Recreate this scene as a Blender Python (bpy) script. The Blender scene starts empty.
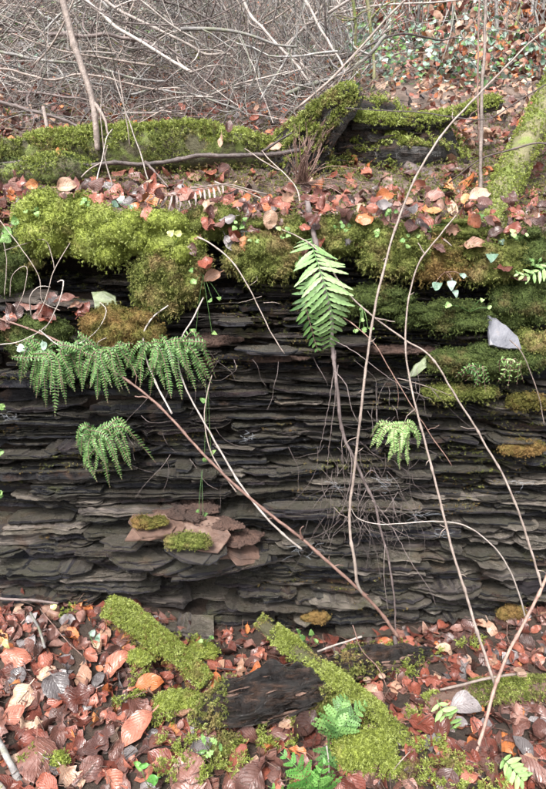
import bpy, math, random
import numpy as np
from mathutils import Vector, Matrix

R = random.Random(7)
RN = np.random.default_rng(11)
rad = math.radians
scene = bpy.context.scene

# ------------------------------------------------------------------ camera
F = 590.0
PITCH = rad(15)
CAM = np.array((0.0, -1.45, 1.0))
cd = bpy.data.cameras.new("camera")
cam = bpy.data.objects.new("camera", cd)
scene.collection.objects.link(cam)
cam.location = CAM
cam.rotation_euler = (rad(90) - PITCH, 0, 0)
cd.sensor_fit = 'VERTICAL'
cd.sensor_height = 24
cd.lens = F / 789 * 24
cd.clip_start = 0.02
cd.clip_end = 200
scene.camera = cam

# ------------------------------------------------------------------ overcast light
world = bpy.data.worlds.new("World")
scene.world = world
world.use_nodes = True
wn = world.node_tree
bg = wn.nodes["Background"]
sky = wn.nodes.new("ShaderNodeTexSky")
sky.sky_type = 'NISHITA'
sky.sun_disc = False
sky.sun_elevation = rad(52)
sky.sun_rotation = rad(200)
sky.air_density = 1.0
sky.dust_density = 5.0
hs = wn.nodes.new("ShaderNodeHueSaturation")
hs.inputs["Saturation"].default_value = 0.35
wn.links.new(sky.outputs[0], hs.inputs["Color"])
wn.links.new(hs.outputs[0], bg.inputs["Color"])
bg.inputs["Strength"].default_value = 0.125
sd = bpy.data.lights.new("overcast_sun", 'SUN')
sd.energy = 1.5
sd.angle = rad(14)
sd.color = (1.0, 0.97, 0.93)
sun = bpy.data.objects.new("overcast_sun", sd)
scene.collection.objects.link(sun)
sun.rotation_euler = (rad(38), 0, rad(-20))
scene.view_settings.view_transform = 'Standard'
scene.view_settings.look = 'None'
scene.view_settings.gamma = 1
scene.view_settings.exposure = 1.95
try:
    scene.cycles.max_bounces = 6
    scene.cycles.diffuse_bounces = 3
    scene.cycles.use_denoising = True
except Exception:
    pass

# ------------------------------------------------------------------ helpers
def link(o, parent=None):
    scene.collection.objects.link(o)
    if parent is not None:
        o.parent = parent
    return o

def tag(o, label=None, cat=None, group=None, kind=None):
    if label: o['label'] = label
    if cat: o['category'] = cat
    if group: o['group'] = group
    if kind: o['kind'] = kind
    return o

def empty(name, loc, label=None, cat=None, group=None):
    o = bpy.data.objects.new(name, None)
    o.empty_display_size = 0.02
    o.location = loc
    link(o)
    return tag(o, label, cat, group)

def W(px, py, Y):
    """a point of the place that the photograph shows at pixel px, py, at depth Y"""
    x = (px - 273.0) / F
    y = (394.5 - py) / F
    d = np.array((x, math.cos(PITCH) + math.sin(PITCH) * y, -math.sin(PITCH) + math.cos(PITCH) * y))
    return CAM + d * ((Y - CAM[1]) / d[1])

def _hash(ix, iy, iz):
    h = (ix.astype(np.int64) * 374761393 + iy.astype(np.int64) * 668265263 + iz.astype(np.int64) * 1274126177) & 0xffffffff
    h = ((h ^ (h >> 13)) * 1103515245) & 0xffffffff
    h = ((h ^ (h >> 16)) * 2246822519) & 0xffffffff
    return ((h ^ (h >> 15)) & 0xffffff) / float(0xffffff)

def vnoise(p):
    p = np.atleast_2d(np.asarray(p, float))
    i = np.floor(p)
    f = p - i
    f = f * f * (3 - 2 * f)
    ix, iy, iz = i[:, 0], i[:, 1], i[:, 2]
    out = 0
    for a in (0, 1):
        for b in (0, 1):
            for c in (0, 1):
                w = (f[:, 0] if a else 1 - f[:, 0]) * (f[:, 1] if b else 1 - f[:, 1]) * (f[:, 2] if c else 1 - f[:, 2])
                out = out + w * _hash(ix + a, iy + b, iz + c)
    return out * 2 - 1

def fbm(p, o=3):
    p = np.atleast_2d(np.asarray(p, float))
    s = 0; a = 1; t = 0
    for k in range(o):
        s = s + a * vnoise(p * (2 ** k) + 17.3 * k); t += a; a *= .5
    return s / t

def n1(x, seed=0.0, sc=1.0):
    return float(vnoise([(x * sc, seed, seed * 1.7)])[0])

def unit(v):
    v = np.asarray(v, float)
    return v / (np.linalg.norm(v, axis=-1, keepdims=True) + 1e-12)

class MB:
    """collects vertices and faces and links them as one mesh object"""
    def __init__(self):
        self.v = []; self.f = []; self.mi = []; self.r = []; self.uv = []; self.n = 0
    def add(self, V, F_, mi=0, r=0.5, uv=None):
        V = np.asarray(V, float)
        if not isinstance(F_, (list, tuple)): F_ = [F_]
        for q in F_:
            q = np.asarray(q, np.int64)
            if len(q) == 0: continue
            self.f.append(q + self.n); self.mi.append(mi)
        self.v.append(V)
        self.r.append(np.broadcast_to(np.asarray(r, float), (len(V),)))
        self.uv.append(np.zeros((len(V), 2)) if uv is None else np.asarray(uv, float))
        self.n += len(V)
    def mesh(self, name, mats, smooth=True, origin=None):
        V = np.concatenate(self.v)
        if origin is not None: V = V - np.asarray(origin)
        me = bpy.data.meshes.new(name)
        me.vertices.add(len(V)); me.vertices.foreach_set("co", V.astype(np.float32).ravel())
        loops = np.concatenate([q.ravel() for q in self.f])
        sizes = np.concatenate([np.full(len(q), q.shape[1]) for q in self.f])
        mis = np.concatenate([np.full(len(q), m) for q, m in zip(self.f, self.mi)])
        me.loops.add(len(loops)); me.loops.foreach_set("vertex_index", loops.astype(np.int32))
        me.polygons.add(len(sizes))
        st = np.concatenate([[0], np.cumsum(sizes)[:-1]])
        me.polygons.foreach_set("loop_start", st.astype(np.int32))
        try: me.polygons.foreach_set("loop_total", sizes.astype(np.int32))
        except Exception: pass
        me.polygons.foreach_set("material_index", mis.astype(np.int32))
        me.polygons.foreach_set("use_smooth", np.full(len(sizes), bool(smooth)))
        for m in (mats if isinstance(mats, (list, tuple)) else [mats]): me.materials.append(m)
        a = me.attributes.new("rnd", 'FLOAT', 'POINT')
        a.data.foreach_set("value", np.concatenate(self.r).astype(np.float32))
        uv = np.concatenate(self.uv)
        if np.abs(uv).max() > 0:
            u = me.uv_layers.new(name="UVMap")
            u.data.foreach_set("uv", uv[loops].astype(np.float32).ravel())
        me.update(calc_edges=True)
        me.validate()
        return me
    def build(self, name, mats, parent=None, smooth=True, origin=None):
        o = bpy.data.objects.new(name, self.mesh(name, mats, smooth, origin))
        if origin is not None: o.location = origin
        link(o)
        if parent is not None:
            o.parent = parent
            if origin is None: o.location = -Vector(parent_origin(parent))
            else: o.location = Vector(origin) - Vector(parent_origin(parent))
        return o

def parent_origin(p):
    v = Vector((0, 0, 0))
    while p is not None:
        v = v + p.location; p = p.parent
    return v

def smooth_path(pts, step=0.012):
    """Catmull-Rom through the points (last column(s) may hold a radius)"""
    P = np.asarray(pts, float)
    P = P
    if len(P) == 2: P = np.vstack([P[0], (P[0] + P[1]) / 2, P[1]])
    Q = np.vstack([2 * P[0] - P[1], P, 2 * P[-1] - P[-2]])
    out = []
    for i in range(1, len(Q) - 2):
        n = max(2, int(np.linalg.norm(Q[i + 1][:3] - Q[i][:3]) / step))
        t = np.linspace(0, 1, n, endpoint=False)[:, None]
        a, b, c, d = Q[i - 1], Q[i], Q[i + 1], Q[i + 2]
        out.append(0.5 * (2 * b + (c - a) * t + (2 * a - 5 * b + 4 * c - d) * t ** 2 + (3 * b - a - 3 * c + d) * t ** 3))
    out.append(P[-1:])
    return np.vstack(out)

def frames(P):
    T = unit(np.gradient(P, axis=0))
    n = np.cross(T[0], (0.3, 0.2, 0.9)); n = n / (np.linalg.norm(n) + 1e-9)
    N = [n]
    for i in range(1, len(P)):
        n = n - T[i] * np.dot(n, T[i]); n = n / (np.linalg.norm(n) + 1e-9); N.append(n)
    N = np.array(N)
    return T, N, np.cross(T, N)

def tube(mb, P, rr, sides=6, mi=0, r=0.5, rough=0.0, nscale=60, cap=True, swell=0, stretch=1.0):
    P = np.asarray(P, float); k = len(P)
    rr = np.broadcast_to(np.asarray(rr, float), (k,)).copy()
    T, N, B = frames(P)
    if swell:
        s = np.concatenate([[0], np.cumsum(np.linalg.norm(np.diff(P, axis=0), axis=1))])
        rr = rr * (1 + 0.45 * np.exp(-((np.mod(s + 0.013, swell) - swell / 2) / 0.004) ** 2))
    a = np.linspace(0, 2 * math.pi, sides, endpoint=False)
    D = N[:, None, :] * np.cos(a)[None, :, None] + B[:, None, :] * np.sin(a)[None, :, None]
    V = P[:, None, :] + D * rr[:, None, None]
    if rough:
        q = V.reshape(-1, 3) * nscale
        if stretch != 1.0:
            tt = unit(P[-1] - P[0]); q = q - tt * (q @ tt)[:, None] * (1 - 1 / stretch)
        d = fbm(q, 3).reshape(k, sides)
        V = V + D * (d * rough * rr[:, None])[:, :, None]
    V = V.reshape(-1, 3)
    i = np.arange(k - 1)[:, None] * sides; j = np.arange(sides)[None, :]; j2 = (j + 1) % sides
    Fq = np.stack([i + j, i + j2, i + sides + j2, i + sides + j], -1).reshape(-1, 4)
    fs = [Fq]
    if cap:
        V = np.vstack([V, P[0] - T[0] * rr[0] * .3, P[-1] + T[-1] * rr[-1] * .3])
        c0, c1 = k * sides, k * sides + 1
        jj = np.arange(sides); jk = (jj + 1) % sides
        fs.append(np.stack([np.full(sides, c0), jk, jj], 1))
        fs.append(np.stack([np.full(sides, c1), (k - 1) * sides + jj, (k - 1) * sides + jk], 1))
    uv = np.zeros((len(V), 2)); uv[:k * sides, 0] = np.repeat(np.linspace(0, 1, k), sides); uv[:k * sides, 1] = np.tile(np.linspace(0.01, 1, sides), k)
    mb.add(V, fs, mi, r, uv)
    return V, Fq, D

def fuzz(mb, P, N, L, wd, spread=0.6, droop=0.0, mi=0, r=None, star=9):
    """moss sprigs: one bent pointed blade at every point"""
    n = len(P)
    if n == 0: return
    if star > 1:
        m = max(1, n // star); lift = RN.uniform(-.1, 1.5, (m, 1)) * L if np.isscalar(L) else RN.uniform(-.1, 1.5, (m, 1)) * np.asarray(L)[:m, None]
        cp, cn = P[:m] + N[:m] * lift, N[:m]
        cr = RN.uniform(0, 1, m) * .75
        P = np.repeat(cp, star, 0) + RN.normal(0, wd * .45, (m * star, 3)); N = unit(np.repeat(cn, star, 0) + RN.normal(0, .75, (m * star, 3)) * spread)
        L = (np.repeat(np.broadcast_to(L, (n,))[:m], star)) * .62
        r = np.repeat(cr, star) + RN.uniform(0, .15, m * star)
        n = m * star
    L = np.broadcast_to(np.asarray(L, float), (n,)) * RN.uniform(.55, 1.25, n)
    D = unit(N + RN.normal(0, 1, (n, 3)) * spread * .6 + np.array((0, 0, -droop)) * RN.uniform(.4, 1.4, (n, 1)))
    S = unit(np.cross(D, RN.normal(0, 1, (n, 3))))
    w = wd * RN.uniform(.6, 1.3, n)
    bend = unit(RN.normal(0, 1, (n, 3)) + np.array((0, 0, -.6))) * (L * .35)[:, None]
    b = P - N * (L * .25)[:, None]
    m = P + D * (L * .45)[:, None] + bend * .2
    t = P + D * (L * .95)[:, None] + bend
    h = (S * w[:, None]) / 2
    V = np.stack([b, m + h, t, m - h], 1).reshape(-1, 3)
    i = np.arange(n)[:, None] * 4
    if r is None: r = RN.uniform(0, 1, n)
    mb.add(V, [i + np.array([[0, 1, 2, 3]])], mi, (np.broadcast_to(r, (n,))[:, None] + np.array((-.12, .06, .28, .06))).ravel())

def sample(V, T, n, weight=None):
    """n random points and normals on triangles T of V"""
    a, b, c = V[T[:, 0]], V[T[:, 1]], V[T[:, 2]]
    cr = np.cross(b - a, c - a); A = np.linalg.norm(cr, axis=1)
    w = A.copy()
    if weight is not None: w = w * weight((a + b + c) / 3, unit(cr))
    if w.sum() <= 0: return np.zeros((0, 3)), np.zeros((0, 3))
    k = RN.choice(len(T), n, p=w / w.sum())
    u = RN.uniform(0, 1, (n, 1)); v = RN.uniform(0, 1, (n, 1)); s = u + v > 1
    u = np.where(s, 1 - u, u); v = np.where(s, 1 - v, v)
    return a[k] + (b[k] - a[k]) * u + (c[k] - a[k]) * v, unit(cr)[k]

def q2t(Q):
    return np.vstack([Q[:, [0, 1, 2]], Q[:, [0, 2, 3]]])

# ------------------------------------------------------------------ materials
def nd(nt, t, **kw):
    n = nt.nodes.new(t)
    for k, v in kw.items(): setattr(n, k, v)
    return n

class MatB:
    def __init__(self, name):
        self.m = bpy.data.materials.new(name); self.m.use_nodes = True
        self.nt = self.m.node_tree
        self.b = self.nt.nodes["Principled BSDF"]
        self.tc = nd(self.nt, "ShaderNodeTexCoord")
        self.geo = nd(self.nt, "ShaderNodeNewGeometry")
    def l(self, a, b): self.nt.links.new(a, b)
    def noise(self, scale, detail=4, vec=None, mult=(1, 1, 1), rough=.6, off=0):
        mp = nd(self.nt, "ShaderNodeMapping"); mp.inputs["Scale"].default_value = mult; mp.inputs["Location"].default_value = (off, off * .7, off * .3)
        self.l(vec if vec is not None else self.geo.outputs["Position"], mp.inputs[0])
        n = nd(self.nt, "ShaderNodeTexNoise"); n.inputs["Scale"].default_value = scale; n.inputs["Detail"].default_value = detail; n.inputs["Roughness"].default_value = rough
        self.l(mp.outputs[0], n.inputs["Vector"])
        return n.outputs["Fac"]
    def ramp(self, fac, stops, interp='LINEAR'):
        r = nd(self.nt, "ShaderNodeValToRGB"); cr = r.color_ramp; cr.interpolation = interp
        while len(cr.elements) < len(stops): cr.elements.new(.5)
        for e, (p, c) in zip(cr.elements, stops):
            e.position = p; e.color = (*c, 1) if len(c) == 3 else c
        self.l(fac, r.inputs[0]); return r.outputs[0]
    def mix(self, fac, a, b, mode='MIX'):
        m = nd(self.nt, "ShaderNodeMix", data_type='RGBA', blend_type=mode)
        for s, v in ((m.inputs[0], fac), (m.inputs[6], a), (m.inputs[7], b)):
            if hasattr(v, "is_linked") or hasattr(v, "links"): self.l(v, s)
            elif isinstance(v, (int, float)): s.default_value = v
            else: s.default_value = (*v, 1)
        return m.outputs[2]
    def math(self, op, a, b=None, c=None, clamp=False):
        m = nd(self.nt, "ShaderNodeMath", operation=op, use_clamp=clamp)
        for s, v in zip(m.inputs, (a, b, c)):
            if v is None: continue
            if isinstance(v, (int, float)): s.default_value = v
            else: self.l(v, s)
        return m.outputs[0]
    def rnd(self):
        a = nd(self.nt, "ShaderNodeAttribute", attribute_name="rnd"); return a.outputs["Fac"]
    def orand(self):
        a = nd(self.nt, "ShaderNodeObjectInfo"); return a.outputs["Random"]
    def bump(self, h, dist, strength=1.0, prev=None):
        b = nd(self.nt, "ShaderNodeBump"); b.inputs["Strength"].default_value = strength; b.inputs["Distance"].default_value = dist
        self.l(h, b.inputs["Height"])
        if prev is not None: self.l(prev, b.inputs["Normal"])
        return b.outputs[0]
    def out(self, col=None, rough=None, normal=None, spec=None):
        for k, v in (("Base Color", col), ("Roughness", rough), ("Normal", normal), ("Specular IOR Level", spec)):
            if v is None: continue
            if isinstance(v, (int, float)): self.b.inputs[k].default_value = v
            elif isinstance(v, tuple): self.b.inputs[k].default_value = (*v, 1)
            else: self.l(v, self.b.inputs[k])
        return self.m
    def translucent(self, col, amt):
        t = nd(self.nt, "ShaderNodeBsdfTranslucent"); ms = nd(self.nt, "ShaderNodeMixShader"); ms.inputs[0].default_value = amt
        if isinstance(col, tuple): t.inputs[0].default_value = (*col, 1)
        else: self.l(col, t.inputs[0])
        o = self.nt.nodes["Material Output"]
        self.l(self.b.outputs[0], ms.inputs[1]); self.l(t.outputs[0], ms.inputs[2]); self.l(ms.outputs[0], o.inputs[0])

def slate_mat():
    m = MatB("slate")
    big = m.noise(7, 3, mult=(1, 1, 2.5))
    r = m.rnd()
    v = m.math('ADD', m.math('MULTIPLY', r, .75), m.math('MULTIPLY', big, .45))
    base = m.ramp(v, [(0.15, (.006, .0068, .010)), (.36, (.014, .015, .020)), (.50, (.030, .023, .025)), (.62, (.018, .020, .027)), (.76, (.042, .036, .037)), (.92, (.19, .17, .145))])
    st = m.noise(26, 8, mult=(.35, .35, 5), rough=.75)
    base = m.mix(m.ramp(st, [(.44, (0, 0, 0)), (.62, (1,) * 3)]), m.mix(1.0, base, (.42, .41, .45), 'MULTIPLY'), m.mix(1.0, base, (2.0, 1.92, 1.92), 'MULTIPLY'))
    rust = m.ramp(m.noise(11, 5, off=3), [(.57, (0, 0, 0)), (.70, (.6,) * 3)])
    base = m.mix(rust, base, (.13, .075, .045))
    alg = m.noise(9, 6, off=9, mult=(1, 1, 2))
    algf = m.ramp(alg, [(.62, (0, 0, 0)), (.70, (.55,) * 3)])
    base = m.mix(algf, base, (.13, .135, .055))
    sx = nd(m.nt, "ShaderNodeSeparateXYZ"); m.l(m.geo.outputs["Normal"], sx.inputs[0])
    base = m.mix(m.ramp(sx.outputs[2], [(.78, (0, 0, 0)), (.99, (.45,) * 3)]), base, m.mix(m.noise(18, 4, off=6), (.10, .07, .055), (.11, .115, .06)))
    lich = m.ramp(m.noise(60, 3, off=5), [(.68, (0, 0, 0)), (.74, (.55,) * 3)])
    base = m.mix(lich, base, (.27, .26, .22))
    h = m.math('ADD', m.noise(34, 12, mult=(.28, .5, 8), rough=.8), m.math('MULTIPLY', m.noise(110, 8, rough=.75, mult=(.7, .7, 1.6)), .7))
    nrm = m.bump(h, .016, 1.0)
    rough = m.ramp(m.noise(35, 4, off=1), [(.35, (.17,) * 3), (.7, (.52,) * 3)])
    return m.out(base, rough, nrm, .6)

def earth_mat(name, a, b, c):
    m = MatB(name)
    col = m.ramp(m.noise(14, 8), [(.3, a), (.5, b), (.72, c)])
    h = m.math('ADD', m.noise(40, 10, rough=.75), m.math('MULTIPLY', m.noise(12, 4), 1.2))
    return m.out(col, .8, m.bump(h, .02))

def moss_mat(name, dark, mid, light, brown, bfac=.5):
    m = MatB(name)
    r = m.rnd()
    v = m.math('ADD', m.math('MULTIPLY', r, .5), m.math('MULTIPLY', m.noise(22, 4), .5))
    col = m.ramp(v, [(.2, dark), (.5, mid), (.8, light)])
    bf = m.ramp(m.noise(13, 5, off=4), [(bfac, (0, 0, 0)), (bfac + .16, (.85,) * 3)])
    col = m.mix(bf, col, m.mix(r, brown, tuple(min(1, x * 1.8) for x in brown)))
    m.out(col, .55, m.bump(m.noise(190, 3, rough=.7), .012, 1.0), .3)
    m.translucent(col, .25)
    return m.m

def bark_mat(name, a, b, c, scale=1.0, rough=.6, bump=.003, grn=0):
    m = MatB(name)
    v = m.math('ADD', m.math('MULTIPLY', m.noise(45 * scale, 6), .8), m.math('MULTIPLY', m.rnd(), .25))
    col = m.ramp(v, [(.3, a), (.52, b), (.78, c)])
    if grn:
        g = m.ramp(m.noise(25, 5, off=7), [(.48, (0, 0, 0)), (.62, (grn,) * 3)])
        col = m.mix(g, col, (.13, .17, .03))
    h = m.noise(160 * scale, 6, rough=.7)
    return m.out(col, rough, m.bump(h, bump))

def leaf_mat(name, stops, rough=(.22, .50), trans=.10, veins=True, spec=.55, nv=8):
    m = MatB(name)
    ob = m.orand(); r = m.rnd()
    rr = m.math('FRACT', m.math('ADD', ob, m.math('MULTIPLY', r, 3.7)))
    fac = m.math('ADD', m.math('MULTIPLY', rr, .75), m.math('MULTIPLY', m.noise(35, 5), .3))
    col = m.ramp(fac, stops)
    spots = m.ramp(m.noise(120, 4, off=2), [(.55, (1, 1, 1)), (.72, (.45, .4, .4))])
    col = m.mix(1.0, col, spots, 'MULTIPLY')
    nrm = None
    if veins:
        uv = nd(m.nt, "ShaderNodeUVMap"); sx = nd(m.nt, "ShaderNodeSeparateXYZ"); m.l(uv.outputs[0], sx.inputs[0])
        u, v = sx.outputs[0], sx.outputs[1]
        av = m.math('ABSOLUTE', m.math('SUBTRACT', v, .5))
        s = m.math('FRACT', m.math('MULTIPLY', m.math('SUBTRACT', u, m.math('MULTIPLY', av, .9)), float(nv)))
        tri = m.math('ABSOLUTE', m.math('SUBTRACT', s, .5))          # 0.5 on a vein
        vein = m.math('SMOOTH_MIN', m.math('MULTIPLY', m.math('SUBTRACT', .5, tri), 6.0), 1.0, .2)
        mid = m.math('MINIMUM', m.math('MULTIPLY', av, 28.0), 1.0)
        hh = m.math('MULTIPLY', vein, mid)
        nrm = m.bump(hh, .0009, .7)
        col = m.mix(m.math('MULTIPLY', m.math('SUBTRACT', 1.0, hh), .16), col, m.mix(1.0, col, (1.5, 1.3, 1.2), 'MULTIPLY'))
    nrm = m.bump(m.noise(70, 5), .003, .7, nrm)
    rg = m.ramp(m.noise(50, 3, off=8), [(.35, (rough[0],) * 3), (.65, (rough[1],) * 3)])
    m.out(col, rg, nrm, spec)
    if trans: m.translucent(col, trans)
    return m.m

M = {}
M['slate'] = slate_mat()
M['soil'] = earth_mat("dark_soil", (.018, .012, .009), (.04, .026, .018), (.08, .05, .035))
M['redsoil'] = earth_mat("crumbly_soil", (.035, .021, .016), (.075, .042, .031), (.13, .072, .052))
M['hill'] = earth_mat("leafy_soil", (.05, .038, .028), (.13, .09, .07), (.25, .19, .155))  # soil paled: the slope's washed-out brightness is put into its colour
M['moss_bright'] = moss_mat("moss_bright", (.14, .17, .025), (.31, .37, .07), (.58, .65, .24), (.27, .22, .09), .58)
M['moss_olive'] = moss_mat("moss_olive", (.055, .07, .016), (.17, .20, .045), (.42, .43, .15), (.24, .17, .08), .50)
M['moss_dark'] = moss_mat("moss_dark", (.026, .042, .012), (.075, .105, .026), (.19, .24, .07), (.13, .09, .04), .54)
M['moss_rust'] = moss_mat("moss_rust", (.055, .052, .014), (.14, .13, .03), (.27, .27, .07), (.20, .12, .045), .42)
M['cane'] = bark_mat("cane_bark", (.11, .085, .073), (.22, .175, .15), (.38, .32, .28), 1, .45)
M['pale'] = bark_mat("pale_bark", (.15, .125, .11), (.29, .25, .225), (.46, .415, .38), 1, .5)
M['redcane'] = bark_mat("red_brown_bark", (.085, .05, .04), (.18, .105, .085), (.33, .225, .18), 1, .42)
M['greystick'] = bark_mat("grey_bark", (.06, .055, .053), (.15, .14, .135), (.34, .325, .315), .8, .65, .003, .25)
M['darkstick'] = bark_mat("dark_bark", (.03, .022, .02), (.075, .055, .05), (.17, .13, .12), 1, .5)
M['root'] = bark_mat("root_bark", (.06, .045, .042), (.14, .11, .105), (.26, .22, .21), 1, .55)
def rotten_mat():
    m = MatB("rotten_wood")
    fib = m.noise(30, 10, mult=(.35, 1.3, 2.4), rough=.75)
    col = m.ramp(fib, [(.36, (.006, .005, .005)), (.5, (.022, .017, .015)), (.60, (.07, .042, .03)), (.72, (.16, .10, .075))])
    h = m.math('ADD', fib, m.math('MULTIPLY', m.noise(80, 8, mult=(.5, 1, 2), rough=.75), .6))
    return m.out(col, m.ramp(m.noise(40, 3), [(.4, (.2,) * 3), (.65, (.6,) * 3)]), m.bump(h, .03, 1.0), .6)
M['rotten'] = rotten_mat()
M['brownwood'] = bark_mat("brown_wood", (.04, .025, .02), (.10, .058, .042), (.20, .12, .09), .7, .6, .006)
M['mossdark'] = bark_mat("moss_grown_bark", (.025, .022, .012), (.055, .05, .022), (.10, .085, .045), .6, .7, .01, .8)
M['mossbark'] = bark_mat("mossy_bark", (.06, .06, .03), (.14, .13, .06), (.22, .19, .12), .6, .7, .006, .9)
M['rust'] = leaf_mat("rust_leaf", [(.1, (.05, .018, .014)), (.4, (.14, .040, .027)), (.65, (.22, .066, .042)), (.95, (.34, .135, .09))])
M['plum'] = leaf_mat("plum_leaf", [(.1, (.042, .020, .017)), (.4, (.10, .044, .035)), (.7, (.17, .080, .062)), (.95, (.27, .155, .125))])
M['tan'] = leaf_mat("tan_leaf", [(.1, (.16, .085, .06)), (.5, (.28, .16, .105)), (.95, (.42, .29, .21))])
M['orange'] = leaf_mat("orange_leaf", [(.1, (.25, .07, .025)), (.5, (.36, .12, .04)), (.95, (.46, .20, .08))])
M['grey'] = leaf_mat("grey_leaf", [(.1, (.06, .052, .052)), (.5, (.13, .115, .115)), (.95, (.24, .215, .215))], (.18, .4))
M['brown'] = leaf_mat("dark_brown_leaf", [(.1, (.03, .016, .013)), (.5, (.07, .033, .026)), (.95, (.13, .062, .05))])
M['fern'] = leaf_mat("fern_green", [(.1, (.045, .105, .03)), (.5, (.09, .19, .055)), (.95, (.18, .32, .10))], (.35, .6), .25, False, .4)
M['fern_pale'] = leaf_mat("fern_pale", [(.1, (.13, .23, .07)), (.5, (.22, .36, .12)), (.95, (.36, .50, .21))], (.35, .6), .25, False, .4)
M['fern_mid'] = leaf_mat("fern_mid", [(.1, (.12, .21, .07)), (.5, (.19, .32, .12)), (.95, (.33, .48, .22))], (.35, .6), .25, False, .4)
M['fern_vivid'] = leaf_mat("fern_vivid", [(.1, (.05, .16, .03)), (.5, (.09, .25, .05)), (.95, (.17, .36, .09))], (.3, .55), .3, False, .4)
M['fern_dead'] = leaf_mat("fern_dead", [(.1, (.12, .09, .08)), (.5, (.22, .17, .155)), (.95, (.36, .30, .28))], (.4, .6), .1, False, .4)
M['green_leaf'] = leaf_mat("green_leaf", [(.1, (.08, .17, .045)), (.5, (.15, .28, .08)), (.95, (.28, .42, .15))], (.25, .5), .3, True, .5, 4)
M['ivy'] = leaf_mat("ivy_leaf", [(.1, (.08, .15, .10)), (.5, (.19, .29, .22)), (.95, (.48, .56, .52))], (.22, .4), .15, True, .6, 4)  # palest tones paint in the whitish wet reflections on the leaves
M['yellow_leaf'] = leaf_mat("yellow_leaf", [(.1, (.40, .44, .14)), (.9, (.6, .6, .28))], (.3, .5), .2, True, .5, 4)
M['web'] = MatB("cobweb").out((.42, .45, .50), .5)
M['mushroom'] = bark_mat("mushroom_skin", (.16, .10, .07), (.27, .18, .13), (.38, .28, .22), .4, .5, .001)

# ------------------------------------------------------------------ the lie of the land
FLOOR_X = [W(p, 600, 0)[0] for p in (-400, 0, 100, 200, 330, 430, 546, 900)]
FLOOR_Z = [.055, .035, .0, -.065, -.115, -.075, -.02, -.01]
def floor_z(x, y):
    x = np.asarray(x, float); y = np.asarray(y, float)
    b = np.interp(x, FLOOR_X, FLOOR_Z)
    k = np.clip(-y / .35, 0, 1); k = k * k * (3 - 2 * k)
    z = b * (1 - k) + (-.085 - .02 * x) * k - .05 * np.clip(-y - .35, 0, 9)
    p = np.stack(np.broadcast_arrays(x * 5, y * 5, 0 * x + 3.3), -1).reshape(-1, 3)
    return z + (fbm(p, 4) * .028).reshape(np.shape(z))

BY = [0, .06, .18, .38, .6, .85, 1.3, 2.0, 4.0, 7.0, 15.0, 60.0]
def _zp(py, Y): return W(273, py, Y)[2]
BZ = [_zp(243, 0), _zp(228, .06), _zp(206, .18), _zp(178, .38), _zp(150, .6), _zp(122, .85), _zp(98, 1.3), _zp(72, 2.0), _zp(25, 4.0), _zp(-30, 7.0), _zp(-50, 15.0), 22.0]
def bank_z(x, y):
    x = np.asarray(x, float); y = np.asarray(y, float)
    z = np.interp(y, BY, BZ)
    amp = .022 + .05 * np.clip(y - .5, 0, 3)
    p = np.stack(np.broadcast_arrays(x * 3.5, y * 3.5, 0 * x + 8.1), -1).reshape(-1, 3)
    return z + (fbm(p, 4)).reshape(np.shape(z)) * amp

def hit(px, py, zf, y0, y1, n=160):
    """where the ray of pixel px, py meets the land"""
    for Y in np.linspace(y0, y1, n):
        p = W(px, py, Y)
        if p[2] <= float(np.ravel(zf(p[0], p[1]))[0]): return p
    return None

def on_floor(px, py):
    p = hit(px, py, floor_z, -.95, .12); return p if p is not None else W(px, py, 0)
def on_bank(px, py, y1=7):
    p = hit(px, py, bank_z, 0.0, y1, 260); return p if p is not None else W(px, py, y1)

def sheet(name, xs, ys, zf, mat, skirt=None):
    X, Y = np.meshgrid(xs, ys)
    Z = zf(X.ravel(), Y.ravel()).reshape(X.shape)
    V = np.stack([X, Y, Z], -1).reshape(-1, 3)
    nx, ny = len(xs), len(ys)
    i = np.arange(ny - 1)[:, None] * nx + np.arange(nx - 1)[None, :]
    Q = np.stack([i, i + 1, i + nx + 1, i + nx], -1).reshape(-1, 4)
    mb = MB(); mb.add(V, Q)
    return mb.build(name, mat), V, Q

def spaced(segs):
    out = []
    for a, b, n in segs: out += list(np.linspace(a, b, n, endpoint=False))
    return np.array(out + [segs[-1][1]])

o, FV, FQ = sheet("forest_floor", spaced([(-60, -4, 12), (-4, -1.2, 14), (-1.2, 1.2, 130), (1.2, 4, 14), (4, 60, 12)]),
                  spaced([(-60, -4, 12), (-4, -1, 12), (-1, .22, 80)]), floor_z, M['soil'])
tag(o, kind='structure')
xs = spaced([(-60, -5, 14), (-5, -1.4, 24), (-1.4, 1.4, 120), (1.4, 5, 24), (5, 60, 14)])
ys = spaced([(.035, .9, 60), (.9, 4, 60), (4, 12, 20), (12, 60, 12)])
o, BV, BQ = sheet("wooded_bank", xs, ys, bank_z, M['hill'])
tag(o, kind='structure')

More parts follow.
